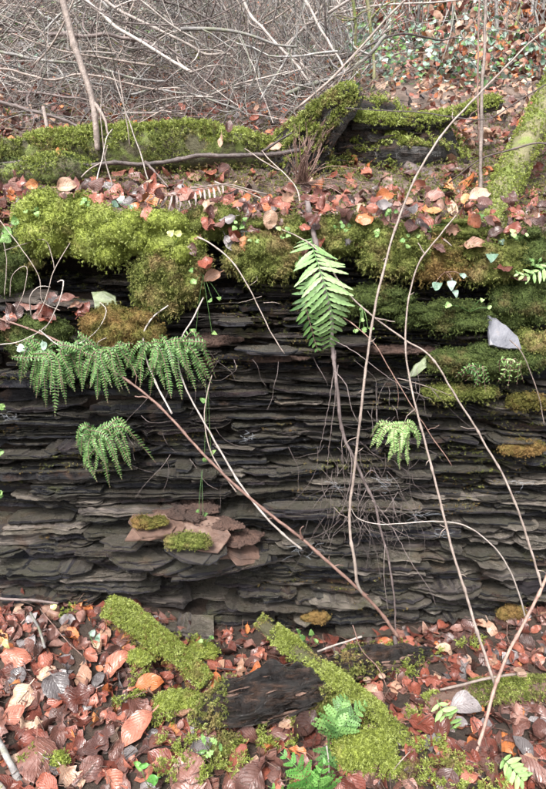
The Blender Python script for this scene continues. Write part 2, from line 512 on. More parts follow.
# ------------------------------------------------------------------ the dry stone wall of slate
BUMPS = [  # pixel x, pixel y, half width, half height, metres back (+) or forward (-)
    (115, 274, 92, 24, .17), (205, 598, 38, 20, .16), (215, 325, 60, 22, .025), (330, 330, 40, 60, .01),
    (215, 502, 50, 12, .05), (165, 550, 58, 16, -.075), (110, 535, 20, 14, -.03), (60, 580, 120, 22, -.02),
    (215, 520, 40, 18, .05), (430, 285, 80, 14, .07), (500, 400, 60, 20, -.01), (400, 360, 60, 14, .03),
    (70, 440, 90, 45, -.012), (430, 560, 120, 60, -.015), (150, 575, 50, 18, -.02), (245, 560, 60, 18, -.015),
    (470, 345, 80, 18, -.02), (30, 345, 60, 20, -.02)]
BW = [(W(a, b, 0)[0], W(a, b, 0)[2], c / 395., d / 395., e) for a, b, c, d, e in BUMPS]
def face_y(x, z):
    y = .005 + .055 * z + .012 * n1(x, 2.2, 2.1) + .01 * n1(z, 5.1, 4)
    for bx, bz, rx, rz, e in BW:
        q = ((x - bx) / rx) ** 2 + ((z - bz) / rz) ** 2
        if q < 4: y += e * math.exp(-q * 1.1)
    return y

XL, XR, DX = -1.12, 1.12, .006
gx = np.arange(XL, XR, DX)
prof = np.interp(gx, FLOOR_X, FLOOR_Z) - .06
top_z = .965
stones = []
guard = 0
def px_of(x, z):
    d = np.array((x, 0, z)) - CAM
    f = np.array((0, math.cos(PITCH), -math.sin(PITCH))); u = np.array((0, math.sin(PITCH), math.cos(PITCH)))
    w = d @ f
    return 273 + F * d[0] / w, 394.5 - F * (d @ u) / w
VOIDS = [(W(a, b, 0)[0], W(a, b, 0)[2], c / 395., d / 395.) for a, b, c, d in ((203, 606, 30, 19), (92, 268, 66, 16), (215, 500, 26, 8), (448, 283, 26, 6))]
while guard < 4200:
    guard += 1
    sm = np.convolve(np.pad(prof, 6, mode='edge'), np.ones(13) / 13, 'valid')
    i0 = int(np.argmin(sm + RN.uniform(0, .006, len(sm))))
    z0 = prof[i0]
    if z0 > top_z: break
    ppx, ppy = px_of(gx[i0], z0)
    # thicker blocks low on the left, thin leaves of slate on the right
    left = np.clip((260 - ppx) / 200, 0, 1)
    base_t = .0082 + .0085 * left
    if left > .3 and 375 < ppy < 470: base_t += .007
    if ppy > 560: base_t += .004
    t = base_t * math.exp(R.gauss(0, .55))
    t = min(max(t, .005), .046)
    wmax = R.uniform(.06, .24) * (1 + .8 * left) + t * 2.5
    if R.random() < .13: wmax *= .45
    if R.random() < .08: wmax *= 1.5
    # grow over the low stretch
    a = b = i0; tol = max(.006, t * .55)
    side = R.random()
    while (b - a) * DX < wmax:
        ga = a > 0 and prof[a - 1] < z0 + tol
        gb = b < len(gx) - 1 and prof[b + 1] < z0 + tol
        if not ga and not gb: break
        if ga and (not gb or R.random() < side): a -= 1
        elif gb: b += 1
    w = (b - a + 1) * DX
    if w < .030:
        lo = min(prof[max(0, a - 1)], prof[min(len(gx) - 1, b + 1)])
        prof[a:b + 1] = max(z0 + .003, min(lo, z0 + .012)) + .0005
        continue
    seg = prof[a:b + 1]; u = np.linspace(-1, 1, len(seg))
    k1, k0 = np.polyfit(u, seg, 1)
    k1 = float(np.clip(k1, -.014, .014)) + R.gauss(-.0008, .0022)
    lift = float(np.percentile(seg - (k1 * u + k0), 78)) + (R.uniform(.001, .005) if R.random() < .45 else 0)
    base = k1 * u + k0 + lift
    pe = R.uniform(2.0, 5.0)
    thick = t * (1 - np.abs(u) ** pe * R.uniform(.35, .85))
    prof[a:b + 1] = np.maximum(seg, base + thick * .93) + .0004
    if not any(((gx[a] + w / 2 - vx) / vrx) ** 2 + ((k0 - vz) / vrz) ** 2 < 1 for vx, vz, vrx, vrz in VOIDS): stones.append(dict(x=gx[a] + w / 2 - DX / 2, w=w * R.uniform(1.0, 1.12), z=float(k0 + lift), k=float(k1), t=t, pe=pe))

def make_stone(s, coarse=False):
    """one slate: a stack of thin split plates with broken, angular edges"""
    w, t = s['w'], s['t']
    x0, z0 = s['x'], s['z'] + t / 2
    lay = 1 if (coarse or t < .006) else (2 if t < .010 else (3 if t < .015 else (5 if t < .024 else 7)))
    if R.random() < .35: lay = max(1, lay // 2)
    fy = face_y(x0, z0) + R.gauss(0, .014 + .25 * t) - (R.uniform(.012, .032) if R.random() < .14 else 0) + (R.uniform(.015, .03) if R.random() < .14 else 0)
    K = max(3, int(w / R.uniform(.016, .034)))
    cx = np.sort(np.concatenate([[-1, 1], RN.uniform(-.95, .95, K)]))
    out = RN.normal(0, .0055, K + 2); out[0] += R.uniform(.004, .03); out[-1] += R.uniform(.004, .03)
    top = RN.uniform(.80, 1.0, K + 2); top[0] *= R.uniform(.15, .95); top[-1] *= R.uniform(.15, .95)
    bot = RN.uniform(0, .14, K + 2)
    skew = R.uniform(-.35, .35)
    cuts = np.sort(np.concatenate([[0, 1], RN.uniform(.12, .88, lay - 1)])) if lay > 1 else np.array([0, 1.])
    Vs, Fs, Bs, base = [], [], [], 0
    caps = []
    dback = R.uniform(.09, .14)
    step = .02 if coarse else .0085
    for q in range(lay):
        a, b = -1., 1.
        if lay > 1:
            if R.random() < .45: a += R.uniform(.02, .55) * (1 if R.random() < .6 else .3)
            if R.random() < .45: b -= R.uniform(.02, .55) * (1 if R.random() < .6 else .3)
        if b - a < .3: continue
        n = int(np.clip((b - a) * w / 2 / step, 4, 26))
        u = np.linspace(a, b, n) + np.concatenate([[0], RN.uniform(-.3, .3, n - 2) * (b - a) / n, [0]]); x = u * w / 2
        o_ = np.interp(u, cx, out) + RN.normal(0, .0012, n) + R.gauss(0, .0055)
        kk = R.randrange(2, 5); o_ = o_ + np.interp(u, np.linspace(a, b, kk), RN.normal(0, .0045, kk))
        for _ in range(R.choice((0, 1, 1, 2))):
            br = R.uniform(a, b); o_ = o_ + np.where(u > br, R.uniform(-.008, .008), 0)
        o_[0] += R.uniform(.001, .012); o_[-1] += R.uniform(.001, .012)
        H = np.interp(u, cx, top) * (1 - .25 * (RN.uniform(0, 1, n) < .10)) - np.interp(u, cx, bot); B0 = -t / 2 + np.interp(u, cx, bot) * t + (1 - np.interp(u, cx, top)) * t * (.5 + skew)
        g = .00035
        zb = B0 + H * t * cuts[q] + g + RN.uniform(0, .0006, n); zt = B0 + H * t * cuts[q + 1] - g * .5 + RN.uniform(-.0006, .0003, n)
        zt = np.maximum(zt, zb + .0009)
        ft = R.uniform(-.55, .75) * (zt - zb) + RN.normal(0, .0008, n); zm = zb + (zt - zb) * RN.uniform(.35, .65, n); om = -np.abs(RN.normal(0, .0013, n)) - .0004
        rows = [np.stack([x * .94, np.full(n, dback), zb], 1), np.stack([x, o_ + .0006, zb], 1), np.stack([x, o_ + ft * .5 + om, zm], 1), np.stack([x, o_ + ft + .0004, zt], 1), np.stack([x * .94, np.full(n, dback), zt - dback * R.uniform(-.01, .015)], 1)]
        V = np.vstack(rows)
        i = np.arange(4)[:, None] * n + np.arange(n - 1)[None, :] + base
        Fs.append(np.stack([i, i + 1, i + n + 1, i + n], -1).reshape(-1, 4))
        e0 = np.arange(5) * n + base
        caps += [e0[::-1][None, :], (e0 + n - 1)[None, :]]
        Vs.append(V); base += len(V)
    if not Vs: return make_stone(s, coarse)
    V = np.vstack(Vs)
    V[:, 2] += (s['k'] / (w / 2)) * V[:, 0]
    V[:, 2] -= V[:, 1] * R.uniform(-.04, .14)
    return V, [np.vstack(Fs)] + caps, np.array((x0, fy, z0))

wall = empty("dry_stone_wall", (0, .05, 0), "dark dry stone wall of thin stacked slate running across the whole picture", "wall")
info = []
for s in stones:
    px, py = px_of(s['x'], s['z'])
    vis = (-10 < px < 556) and (225 < py < 650)
    info.append((s['w'] * s['t'] if vis else 0, s))
info.sort(key=lambda q: -q[0])
rest = MB(); LIPS = []
for k, (ar, s) in enumerate(info):
    V, Fs, c = make_stone(s, ar == 0)
    if ar > 0:
        fr = V[(V[:, 1] < .035)]; ld = fr[:, 2] > np.percentile(fr[:, 2], 45); LIPS.append(fr[ld] + c)
    rn = R.random() ** 1.15
    if k < 298 and ar > 0:
        mb = MB(); mb.add(V, Fs, 0, rn)
        mb.build("stone", M['slate'], wall, smooth=False).location = Vector(c) - wall.location
    else:
        rest.add(V + c, Fs, 0, rn)
tag(rest.build("small_stones", M['slate'], wall, smooth=False), kind='stuff')
print("STONES", len(stones))
# earth core behind the stones
mb = MB()
xs_ = np.linspace(-3, 3, 120); zs_ = np.linspace(-.4, 1.0, 40)
X, Z = np.meshgrid(xs_, zs_)
Yc = np.array([face_y(a, b) + .085 for a, b in zip(X.ravel(), Z.ravel())])
V = np.stack([X.ravel(), Yc, Z.ravel()], 1); nx = len(xs_)
i = np.arange(len(zs_) - 1)[:, None] * nx + np.arange(nx - 1)[None, :]
mb.add(V, np.stack([i, i + 1, i + nx + 1, i + nx], -1).reshape(-1, 4))
tag(mb.build("earth_core", M['soil']), kind='structure')

# loose and protruding slabs of slate
def slab(name, px, py, Y, w, d, t, rz, rx, ry, mat, label=None, cat=None, n=9, parent=None, seed=1, lift=0):
    rr = random.Random(seed)
    a = np.sort(np.array([rr.uniform(0, 2 * math.pi) for _ in range(n)]) * .35 + np.linspace(0, 2 * math.pi, n, endpoint=False) * .9)
    n = max(n, 16) if name == 'stone' else n
    a = np.linspace(0, 2 * math.pi, n, endpoint=False) + np.array([rr.uniform(-.15, .15) for _ in range(n)])
    prof_ = np.array([rr.uniform(.74, 1.06) for _ in range(n)])
    sq = 1 / np.maximum(np.abs(np.cos(a)), np.abs(np.sin(a))) ** .55
    x = np.cos(a) * w / 2 * prof_ * sq; y = np.sin(a) * d / 2 * prof_ * sq
    V = []
    for k, (zz, g) in enumerate(((-.5, .94), (-.2, 1.0), (.12, .97), (.2, 1.02), (.5, .95))):
        jj = np.array([rr.uniform(.93, 1.05) for _ in range(n)]); V.append(np.stack([x * g * jj + rr.uniform(-.004, .004), y * g * jj + rr.uniform(-.004, .004), zz * t + np.array([rr.uniform(-.12, .12) for _ in range(n)]) * t], 1))
    V = np.vstack(V)
    i = np.arange(4)[:, None] * n; j = np.arange(n)[None, :]; j2 = (j + 1) % n
    Q = np.stack([i + j, i + j2, i + n + j2, i + n + j], -1).reshape(-1, 4)
    mb = MB(); mb.add(V, [Q, np.arange(n)[::-1][None, :], (np.arange(n) + 4 * n)[None, :]], 0, rr.random())
    o = bpy.data.objects.new(name, mb.mesh(name, mat, False))
    link(o); o.rotation_euler = (rx, ry, rz)
    p = Vector(W(px, py, Y))
    if parent is not None: o.parent = parent; o.location = p - parent.location
    else: o.location = p
    tag(o, label, cat)
    return o
M['slate_grey'] = MatB("grey_slate")
_m = M['slate_grey']; _c = _m.ramp(_m.noise(30, 6), [(.3, (.07, .072, .085)), (.6, (.13, .132, .15)), (.75, (.18, .15, .135))])
M['slate_grey'] = _m.out(_c, .45, _m.bump(_m.noise(60, 8), .003))
M['slate_green'] = MatB("algae_slate")
_m = M['slate_green']; _c = _m.ramp(_m.noise(22, 6), [(.3, (.07, .08, .05)), (.55, (.13, .16, .08)), (.75, (.19, .19, .14))])
M['slate_green'] = _m.out(_c, .5, _m.bump(_m.noise(60, 8), .003))
M['slate_red'] = MatB("red_slate")
_m = M['slate_red']; _c = _m.ramp(_m.noise(24, 7), [(.3, (.045, .031, .026)), (.55, (.115, .070, .053)), (.75, (.20, .145, .115))])
M['slate_red'] = _m.out(_c, .5, _m.bump(_m.noise(70, 8), .004))
def outline_slate(pts, t, mat, label):
    """pts: pixel x, pixel y, depth of the corners of the face"""
    P = np.array([W(*p) for p in pts]); c = P.mean(0)
    nrm = unit(np.cross(P[1] - P[0], P[2] - P[0])); nrm = nrm * (1 if nrm[1] > 0 else -1)
    Q = []
    for e in range(len(P)):
        for h in range(4):
            Q.append(P[e] + (P[(e + 1) % len(P)] - P[e]) * h / 4 + (RN.normal(0, .0009, 3) if h else 0))
    Q = np.array(Q); n = len(Q)
    V = np.vstack([c + (Q - c) * .985, Q + nrm * t * .35, Q + nrm * t])
    i = np.arange(2)[:, None] * n; jj = np.arange(n)[None, :]; j2 = (jj + 1) % n
    mb = MB(); mb.add(V, [np.stack([i + jj, i + j2, i + n + j2, i + n + jj], -1).reshape(-1, 4), np.arange(n)[None, :], (np.arange(n) + 2 * n)[::-1][None, :]], 0, .5)
    tag(mb.build("slate_slab", mat, smooth=False, origin=tuple(c)), label, "slate")
outline_slate([(487, 315, -.03), (496, 318, -.03), (509, 328, -.038), (519, 339, -.05), (522, 349, -.06), (505, 348, -.06), (490, 345, -.06)], .006, M['slate_grey'], "smooth bluish grey slate standing on edge in dark moss at the right of the wall")
outline_slate([(91, 292, .0), (104, 291, .0), (115, 296, .0), (117, 305, -.02), (106, 312, -.035), (95, 310, -.035)], .005, M['slate_green'], "small greenish grey slate leaning in the hollow under the bright moss mound")
outline_slate([(408, 378, -.04), (414, 366, -.03), (425, 357, -.02), (434, 351, -.02), (436, 358, -.03), (426, 368, -.045), (416, 376, -.05)], .005, M['slate_green'], "pale green algae-covered slate sticking out between the two right-hand canes")
def split_slab(px, py, Y, w, d, t, rz, rx, ry, mat, seed):
    rr = random.Random(seed); mb = MB(); k = max(2, int(t / .0045))
    for q in range(k):
        m = rr.randint(6, 9)
        a = np.sort(np.linspace(0, 2 * math.pi, m, endpoint=False) + np.array([rr.uniform(-.33, .33) for _ in range(m)]))
        r_ = np.array([rr.uniform(.78, 1.12) for _ in range(m)]) / np.maximum(np.abs(np.cos(a)), np.abs(np.sin(a))) ** .6
        f_ = rr.uniform(.8, 1.02); x = np.cos(a) * w / 2 * r_ * f_ + rr.uniform(-.06, .06) * w; y = np.sin(a) * d / 2 * r_ * f_ + rr.uniform(-.05, .05) * d
        # break every side into short ragged runs
        X, Y_ = [], []
        for e in range(m):
            for h in range(3):
                u = h / 3; g = (e + 1) % m
                X.append(x[e] * (1 - u) + x[g] * u + (rr.gauss(0, .0016) if h else 0)); Y_.append(y[e] * (1 - u) + y[g] * u + (rr.gauss(0, .0016) if h else 0))
        X, Y_ = np.array(X), np.array(Y_); n = len(X)
        z0 = (q / k - .5) * t; z1 = ((q + .92) / k - .5) * t
        V = np.vstack([np.stack([X * .99, Y_ * .99, np.full(n, z0)], 1), np.stack([X, Y_, np.full(n, (z0 + z1) / 2)], 1), np.stack([X * .985, Y_ * .985, np.full(n, z1)], 1)])
        V[:, 2] += fbm(V * 40 + seed, 2) * .0012
        i = np.arange(2)[:, None] * n; jj = np.arange(n)[None, :]; j2 = (jj + 1) % n
        mb.add(V, [np.stack([i + jj, i + j2, i + n + j2, i + n + jj], -1).reshape(-1, 4), np.arange(n)[::-1][None, :], (np.arange(n) + 2 * n)[None, :]], 0, .35 + .3 * rr.random())
    o = bpy.data.objects.new("stone", mb.mesh("stone", mat, False)); link(o, wall)
    o.rotation_euler = (rx, ry, rz); o.location = Vector(W(px, py, Y)) - wall.location
for q in [(155, 526, -.065, .17, .12, .013, .1, 12, 3, 'slate_red', 21), (195, 532, -.06, .20, .14, .010, -.1, 20, 8, 'slate_red', 40), (245, 552, -.035, .10, .09, .008, .4, 18, 14, 'slate_red', 41), (192, 546, -.085, .17, .13, .015, -.15, 13, 5, 'slate', 22),
          (225, 545, -.03, .15, .12, .010, .3, 20, 12, 'slate_red', 23), (178, 524, -.03, .20, .14, .009, -.3, 20, 7, 'slate_red', 24),
          (140, 556, -.06, .19, .10, .014, 0, 3, 4, 'slate', 25), (205, 566, -.045, .23, .10, .018, .1, 3, -5, 'slate', 26),
          (120, 541, -.06, .12, .08, .009, 0, 4, 3, 'slate', 27), (235, 322, -.02, .10, .08, .010, .1, 2, 2, 'slate', 28),
          (268, 350, -.02, .17, .08, .009, .0, 3, 1, 'slate', 29), (345, 342, -.02, .15, .08, .009, 0, 3, 0, 'slate', 30),
          (300, 510, -.025, .21, .07, .030, 0, 0, 0, 'slate', 31), (172, 565, -.05, .13, .09, .012, .2, 2, -3, 'slate', 34),
          (250, 558, -.035, .12, .09, .010, .2, 6, -8, 'slate', 35)]:
    split_slab(q[0], q[1], q[2], q[3], q[4], q[5], q[6], rad(q[7]), rad(q[8]), M[q[9]], q[10])
# crumbled earth washed out over the projecting slates
def blob(mb, c, rx, ry, rz, amp=.25, sc=14, nu=26, nv=16, mi=0, r=.5, squash=0):
    """a lumpy mound; returns its vertices and triangles"""
    th = np.linspace(0, 2 * math.pi, nu, endpoint=False); ph = np.linspace(.02, math.pi - .02, nv)
    T, Pp = np.meshgrid(th, ph)
    D = np.stack([np.cos(T) * np.sin(Pp), np.sin(T) * np.sin(Pp), np.cos(Pp)], -1).reshape(-1, 3)
    S = np.array((rx, ry, rz)); Pn = D * S + np.asarray(c)
    k = 1 + amp * fbm(Pn * sc, 3) * 1.6
    V = np.asarray(c) + D * S * k[:, None]
    if squash: V[:, 2] = np.maximum(V[:, 2], c[2] - rz * squash)
    i = np.arange(nv - 1)[:, None] * nu; j = np.arange(nu)[None, :]; j2 = (j + 1) % nu
    Q = np.stack([i + j, i + nu + j, i + nu + j2, i + j2], -1).reshape(-1, 4)
    mb.add(V, Q, mi, r)
    return V, q2t(Q)
mb = MB()
for c in ((185, 510, .01, .08, .06, .014), (215, 522, -.01, .07, .05, .010), (240, 538, -.02, .05, .04, .009), (265, 358, .04, .12, .03, .010), (400, 350, .03, .10, .04, .010), (205, 340, .06, .09, .04, .012)):
    cc = W(c[0], c[1], c[2]); V_, T_ = blob(mb, cc, c[3], c[4], c[5], .55, 30, 48, 26)
    P_, N_ = sample(V_, T_, 260, lambda a_, b_: np.where(b_[:, 2] > -.2, 1., .0))
    for p_ in P_:
        s_ = R.uniform(.0015, .006); blob(mb, p_, s_, s_, s_ * .6, .5, 200, 6, 5, 0, R.random())
tag(mb.build("crumbled_earth", M['redsoil'], smooth=False), "reddish crumbled earth spilled over projecting slates", "earth", kind='stuff')

# ------------------------------------------------------------------ moss
def moss_pad(name, px, py, Y, rx, rz, ry, mat, label, n=9000, L=.011, wd=.0022, droop=.5, amp=.3, hang=0, base='moss_dark'):
    mb = MB(); c = W(px, py, Y)
    s = (Y - CAM[1]) / 1.45 / .97
    rx, rz = rx / 400 * s, rz / 400 * s
    ell = [(c, rx * .62, ry * .8, rz * .62)]
    parts_ = [blob(mb, c, rx * .62, ry * .8, rz * .62, amp, 22, 30, 20)]
    for k in range(7):
        a_ = k * .9 + R.uniform(-.3, .3); f_ = R.uniform(.34, .60)
        cc = c + np.array((math.cos(a_) * rx * (.98 - f_ * .8), R.uniform(-.25, .2) * ry, math.sin(a_) * rz * (.98 - f_ * .8)))
        q3 = (rx * f_ * .8, ry * R.uniform(.5, .75), rz * f_ * R.uniform(.8, 1.1)); ell.append((cc, *q3))
        parts_.append(blob(mb, cc, *q3, amp, 26, 20, 14))
    off_ = np.cumsum([0] + [len(v_) for v_, _ in parts_])
    V = np.vstack([v_ for v_, _ in parts_]); T = np.vstack([t_ + o_ for (_, t_), o_ in zip(parts_, off_)])
    P, N = sample(V, T, int(n * 2.2), lambda c_, n_: np.where((n_[:, 1] < .35) & (n_[:, 2] > -.75), 1.0, .05))
    keep = np.ones(len(P), bool)
    for (cc, a1, a2, a3) in ell:
        keep &= (((P - cc) / np.array((a1, a2, a3))) ** 2).sum(1) > .55
    P, N = P[keep][:n], N[keep][:n]
    Lv = L * (.7 + .6 * (fbm(P * 40, 2) * .5 + .5))
    fuzz(mb, P[:n // 3], N[:n // 3], Lv[:n // 3] * .45, wd * 1.25, 1.1, 0, 1, r=RN.uniform(0, .45, len(P[:n // 3])), star=1)
    fuzz(mb, P[n // 3:], N[n // 3:], Lv[n // 3:] * .62, wd * .9, .8, droop * .6, 1)
    if hang:
        P, N = sample(V, T, hang, lambda c_, n_: np.where((n_[:, 2] < .1) & (n_[:, 1] < .5), 1.0, 0.02))
        P = P + np.array((0, 0, -1)) * RN.uniform(0, 1, (len(P), 1)) * L * 1.1; fuzz(mb, P, N * .5, L * 1.0, wd * .75, .6, .9, 1, star=5)
    o = mb.build(name, [M[mat], M[mat]], origin=c)
    return tag(o, label, "moss", kind='stuff')

PADS = [
 (60, 222, .00, 42, 30, .08, 'moss_bright', "large bright yellow-green moss mound overhanging the wall", 17000, .011, .4, 1500),
 (112, 234, -.01, 40, 25, .07, 'moss_bright', "bright moss mound beside the larger one, over the dark hollow", 14000, .011, .5, 1500),
 (168, 240, .0, 34, 24, .07, 'moss_bright', "green moss cushion with two pale leaves at the hollow's end", 9000, .011, .6, 900),
 (160, 285, -.01, 26, 30, .05, 'moss_olive', "shaggy olive moss block hanging right of the dark hollow", 10000, .013, .9, 2500),
 (186, 268, .0, 22, 28, .05, 'moss_olive', "loose olive moss with small green leaves under the curled leaf", 6000, .013, .9, 1500),
 (213, 222, .03, 26, 16, .05, 'moss_olive', "moss pad beside the withered fern on the bank edge", 5000, .011, .5, 500),
 (124, 330, -.03, 44, 23, .06, 'moss_rust', "brownish moss mound above the left hanging ferns", 12000, .010, .6, 1500),
 (28, 334, -.02, 46, 18, .05, 'moss_dark', "dark moss strip above the leftmost hanging fern", 8000, .010, .6, 800),
 (10, 262, .05, 26, 30, .05, 'moss_dark', "dark moss at the left edge beside the hollow", 6000, .010, .8, 1000),
 (262, 258, .0, 38, 20, .06, 'moss_olive', "mottled moss fringe hanging left of the big fern frond", 10000, .012, .8, 2500),
 (285, 232, .03, 40, 16, .06, 'moss_olive', "moss pad around the grey stick above the fern", 8000, .011, .6, 800),
 (345, 235, .03, 38, 18, .06, 'moss_olive', "moss pad with tiny leaves right of the grey stick", 9000, .012, .7, 1500),
 (395, 252, .00, 34, 22, .06, 'moss_olive', "moss fringe behind the tall cane", 9000, .012, .8, 2200),
 (437, 262, .01, 32, 18, .05, 'moss_rust', "yellowish moss fringe between the two tall canes", 8000, .012, .8, 1800),
 (490, 262, .02, 36, 20, .06, 'moss_olive', "moss fringe under the ivy at the right of the bank", 9000, .012, .7, 1400),
 (535, 250, .04, 30, 24, .06, 'moss_dark', "moss slope under the pale fern at the right edge", 7000, .011, .6, 600),
 (445, 316, -.01, 50, 14, .05, 'moss_dark', "dark green moss shelf left of the grey slate", 10000, .010, .6, 1200),
 (375, 300, .0, 40, 14, .05, 'moss_dark', "dark green moss shelf right of the big fern frond", 8000, .010, .6, 900),
 (525, 300, .0, 34, 26, .05, 'moss_dark', "deep green moss above the grey slate", 9000, .011, .7, 1200),
 (485, 362, -.03, 62, 17, .05, 'moss_dark', "dark olive moss shelf under the grey slate", 12000, .010, .7, 1600),
 (532, 345, -.02, 24, 16, .05, 'moss_olive', "small moss pad right of the grey slate", 4000, .010, .7, 400),
 (460, 392, -.03, 38, 8, .03, 'moss_olive', "thin green moss fringe on a slate below the dark shelf", 5000, .009, .7, 600),
 (528, 402, -.03, 22, 9, .03, 'moss_rust', "rusty moss pad at the right edge of the wall", 3500, .008, .6, 300),
 (522, 448, -.02, 26, 8, .025, 'moss_rust', "small rusty green moss patch low on the right edge", 3500, .007, .5, 200),
 (511, 613, -.02, 17, 10, .02, 'moss_rust', "round rust-green moss patch at the foot of the wall", 2600, .006, .4, 0),
 (316, 617, -.02, 17, 7, .018, 'moss_rust', "small rusty moss tuft low in the middle of the wall", 1800, .006, .4, 0),
 (188, 541, -.115, 27, 8, .035, 'moss_olive', "green moss on the corner of the projecting slate", 4500, .007, .2, 100),
 (150, 522, -.08, 20, 5, .03, 'moss_rust', "thin moss on the slate left of the crumbled earth", 2500, .006, .2, 0),
 (30, 255, .05, 20, 14, .04, 'moss_olive', "small moss pad left under the bright mound", 2500, .010, .6, 300),
 (435, 180 + 50, .06, 60, 12, .06, 'moss_olive', "low moss under the orange leaves on the bank", 6000, .010, .4, 300),
]
for a in PADS:
    moss_pad("moss_cushion", a[0], a[1], a[2], a[3], a[4], a[5], a[6], a[7], n=int(a[8] * 1.15), L=a[9], droop=a[10], hang=a[11])

# thin moss and algae tufts along the lips of the slates
LP = np.vstack(LIPS)
xx, zz = LP[:, 0], LP[:, 2]
mk = fbm(np.stack([xx * 6, zz * 14, xx * 0 + 3], 1), 3) + np.clip((zz - .42) * .75, -.2, .5) + np.clip(xx, 0, .7) * .22
for (a, b, rx_, ry_, g) in ((268, 360, 40, 8, .5), (345, 372, 36, 12, .45), (385, 368, 34, 10, .45), (190, 540, 30, 10, .3), (150, 525, 26, 8, .35), (120, 560, 60, 12, .12), (500, 470, 50, 40, .12)):
    p_ = W(a, b, -.02); mk = mk + g * np.exp(-((xx - p_[0]) / (rx_ / 395)) ** 2 - ((zz - p_[2]) / (ry_ / 395)) ** 2)
for nm, lo, hi, mt, lab in (("slate_moss", .34, 9, 'moss_olive', "thin moss growing along the lips of the slates"), ("slate_moss", .24, .36, 'moss_rust', "rusty film of moss thinning out on the slate edges")):
    idx = np.nonzero((mk > lo) & (mk < hi))[0]
    idx = RN.choice(idx, min(len(idx) * 9, 34000 if mt == 'moss_olive' else 12000))
    P = LP[idx] + RN.normal(0, (.004, .003, .0012), (len(idx), 3)); mb = MB()
    fuzz(mb, P, np.tile((0, -.75, .55), (len(P), 1)), .0055, .0018, .9, .3, 0, star=5)
    tag(mb.build(nm, M[mt]), lab, "moss", kind='stuff')

# moss carpet over the bank edge, on the ground itself
mb = MB()
sel = (np.abs(BV[BQ].mean(1)[:, 0]) < 1.3) & (BV[BQ].mean(1)[:, 1] < 1.0)
def carpet_w(c_, n_):
    v = fbm(np.stack([c_[:, 0] * 5, c_[:, 1] * 5, c_[:, 2] * 0 + 1.5], 1), 3)
    return np.clip((v + .42) * 4, 0, 1) * np.where(c_[:, 1] < .6, 1, .5)
P, N = sample(BV, q2t(BQ[sel]), 140000, carpet_w)
N = N * np.sign(N[:, 2:3] + 1e-9); P = P + np.array((0, 0, 1)) * (RN.uniform(0, .018, (len(P), 1)))
fuzz(mb, P, N, .009, .0022, .8, .1, 0)
tag(mb.build("moss_carpet", M['moss_olive']), "olive moss carpet covering the top of the bank", "moss", kind='stuff')

def moss_on(V, Q, n, parent, mat, L=.01, wd=.0022, up=.0, droop=.2, gap=-.2, seed=1.0, sc=9, name="moss"):
    """moss grown on a log: denser on top, broken by bare patches"""
    mb = MB(); T = q2t(Q)
    def wf(c_, n_):
        v = fbm(c_ * sc + seed, 3)
        return np.clip((v - gap) * 5, 0, 1) * np.clip((n_[:, 2] - up) * 2.5 + .25, 0, 1)
    P, N = sample(V, T, int(n * 1.12), wf)
    fuzz(mb, P, N, L * .7 * (.6 + .8 * (fbm(P * 30, 2) * .5 + .5)), wd * 1.05, .8, droop * .7, 0)
    o = mb.build(name, M[mat], parent)
    o['kind'] = 'stuff'
    return o

def outward(V, Q, P):
    c = V[Q].mean(1); n = np.cross(V[Q[:, 1]] - V[Q[:, 0]], V[Q[:, 2]] - V[Q[:, 0]])
    d = c - P[np.argmin(((c[:, None, :] - P[None, ::2, :]) ** 2).sum(-1), axis=1) * 2]
    return Q if (n * d).sum() > 0 else Q[:, ::-1]

def log(name, pts, label, mat, cat="log", moss=None, rough=.3, sides=20, nscale=16, step=.02, stretch=2.5, part="wood"):
    """pts: pixel x, pixel y, depth, radius in metres"""
    A = np.array([list(W(a, b, c)) + [d] for a, b, c, d in pts])
    S = smooth_path(A, step)
    root = empty(name, tuple(A[0][:3]), label, cat)
    mb = MB(); V, Q, D = tube(mb, S[:, :3], S[:, 3], sides, 0, .5, rough, nscale, stretch=stretch)
    mb.build(part, M[mat], root)
    Q = outward(V, Q, S[:, :3])
    for m in (moss or []):
        moss_on(V, Q, parent=root, **m)
    return root, S, V, Q

# fallen logs on the bank
log("fallen_log", [(-60, 166, .42, .048), (0, 160, .42, .050), (60, 154, .43, .050), (130, 150, .44, .060), (190, 150, .45, .060), (245, 152, .47, .048), (280, 165, .5, .04)],
    "long moss-covered log lying along the bank at the left, below the brush", 'mossdark', moss=[dict(n=26000, mat='moss_olive', L=.016, gap=-.18, up=-.5, droop=.5, seed=3), dict(n=34000, mat='moss_bright', L=.017, gap=-.12, up=.1, seed=8, wd=.0026)])
log("fallen_log", [(-40, 178, .33, .03), (20, 176, .34, .04), (70, 172, .35, .04), (96, 176, .36, .025)],
    "short mossy log lying in front of the long left log", 'mossdark', moss=[dict(n=9000, mat='moss_bright', L=.013, gap=-.3, up=0, seed=5), dict(n=6000, mat='moss_dark', L=.014, gap=-.5, up=-.8, droop=.8, seed=4)])
_rl = log("rotten_log", [(262, 170, .47, .04), (290, 160, .50, .075), (330, 155, .53, .10), (375, 153, .54, .105), (425, 157, .54, .08), (466, 164, .53, .035)],
    "dark rotten log with hollow underside and mossy top right of the broken snag", 'rotten', rough=.8, nscale=20, sides=36, step=.01, moss=[dict(n=18000, mat='moss_olive', L=.014, gap=-.3, up=.4, droop=.8, seed=2), dict(n=30000, mat='moss_bright', L=.018, gap=-.7, up=.35, droop=1.0, seed=9, wd=.0026)])
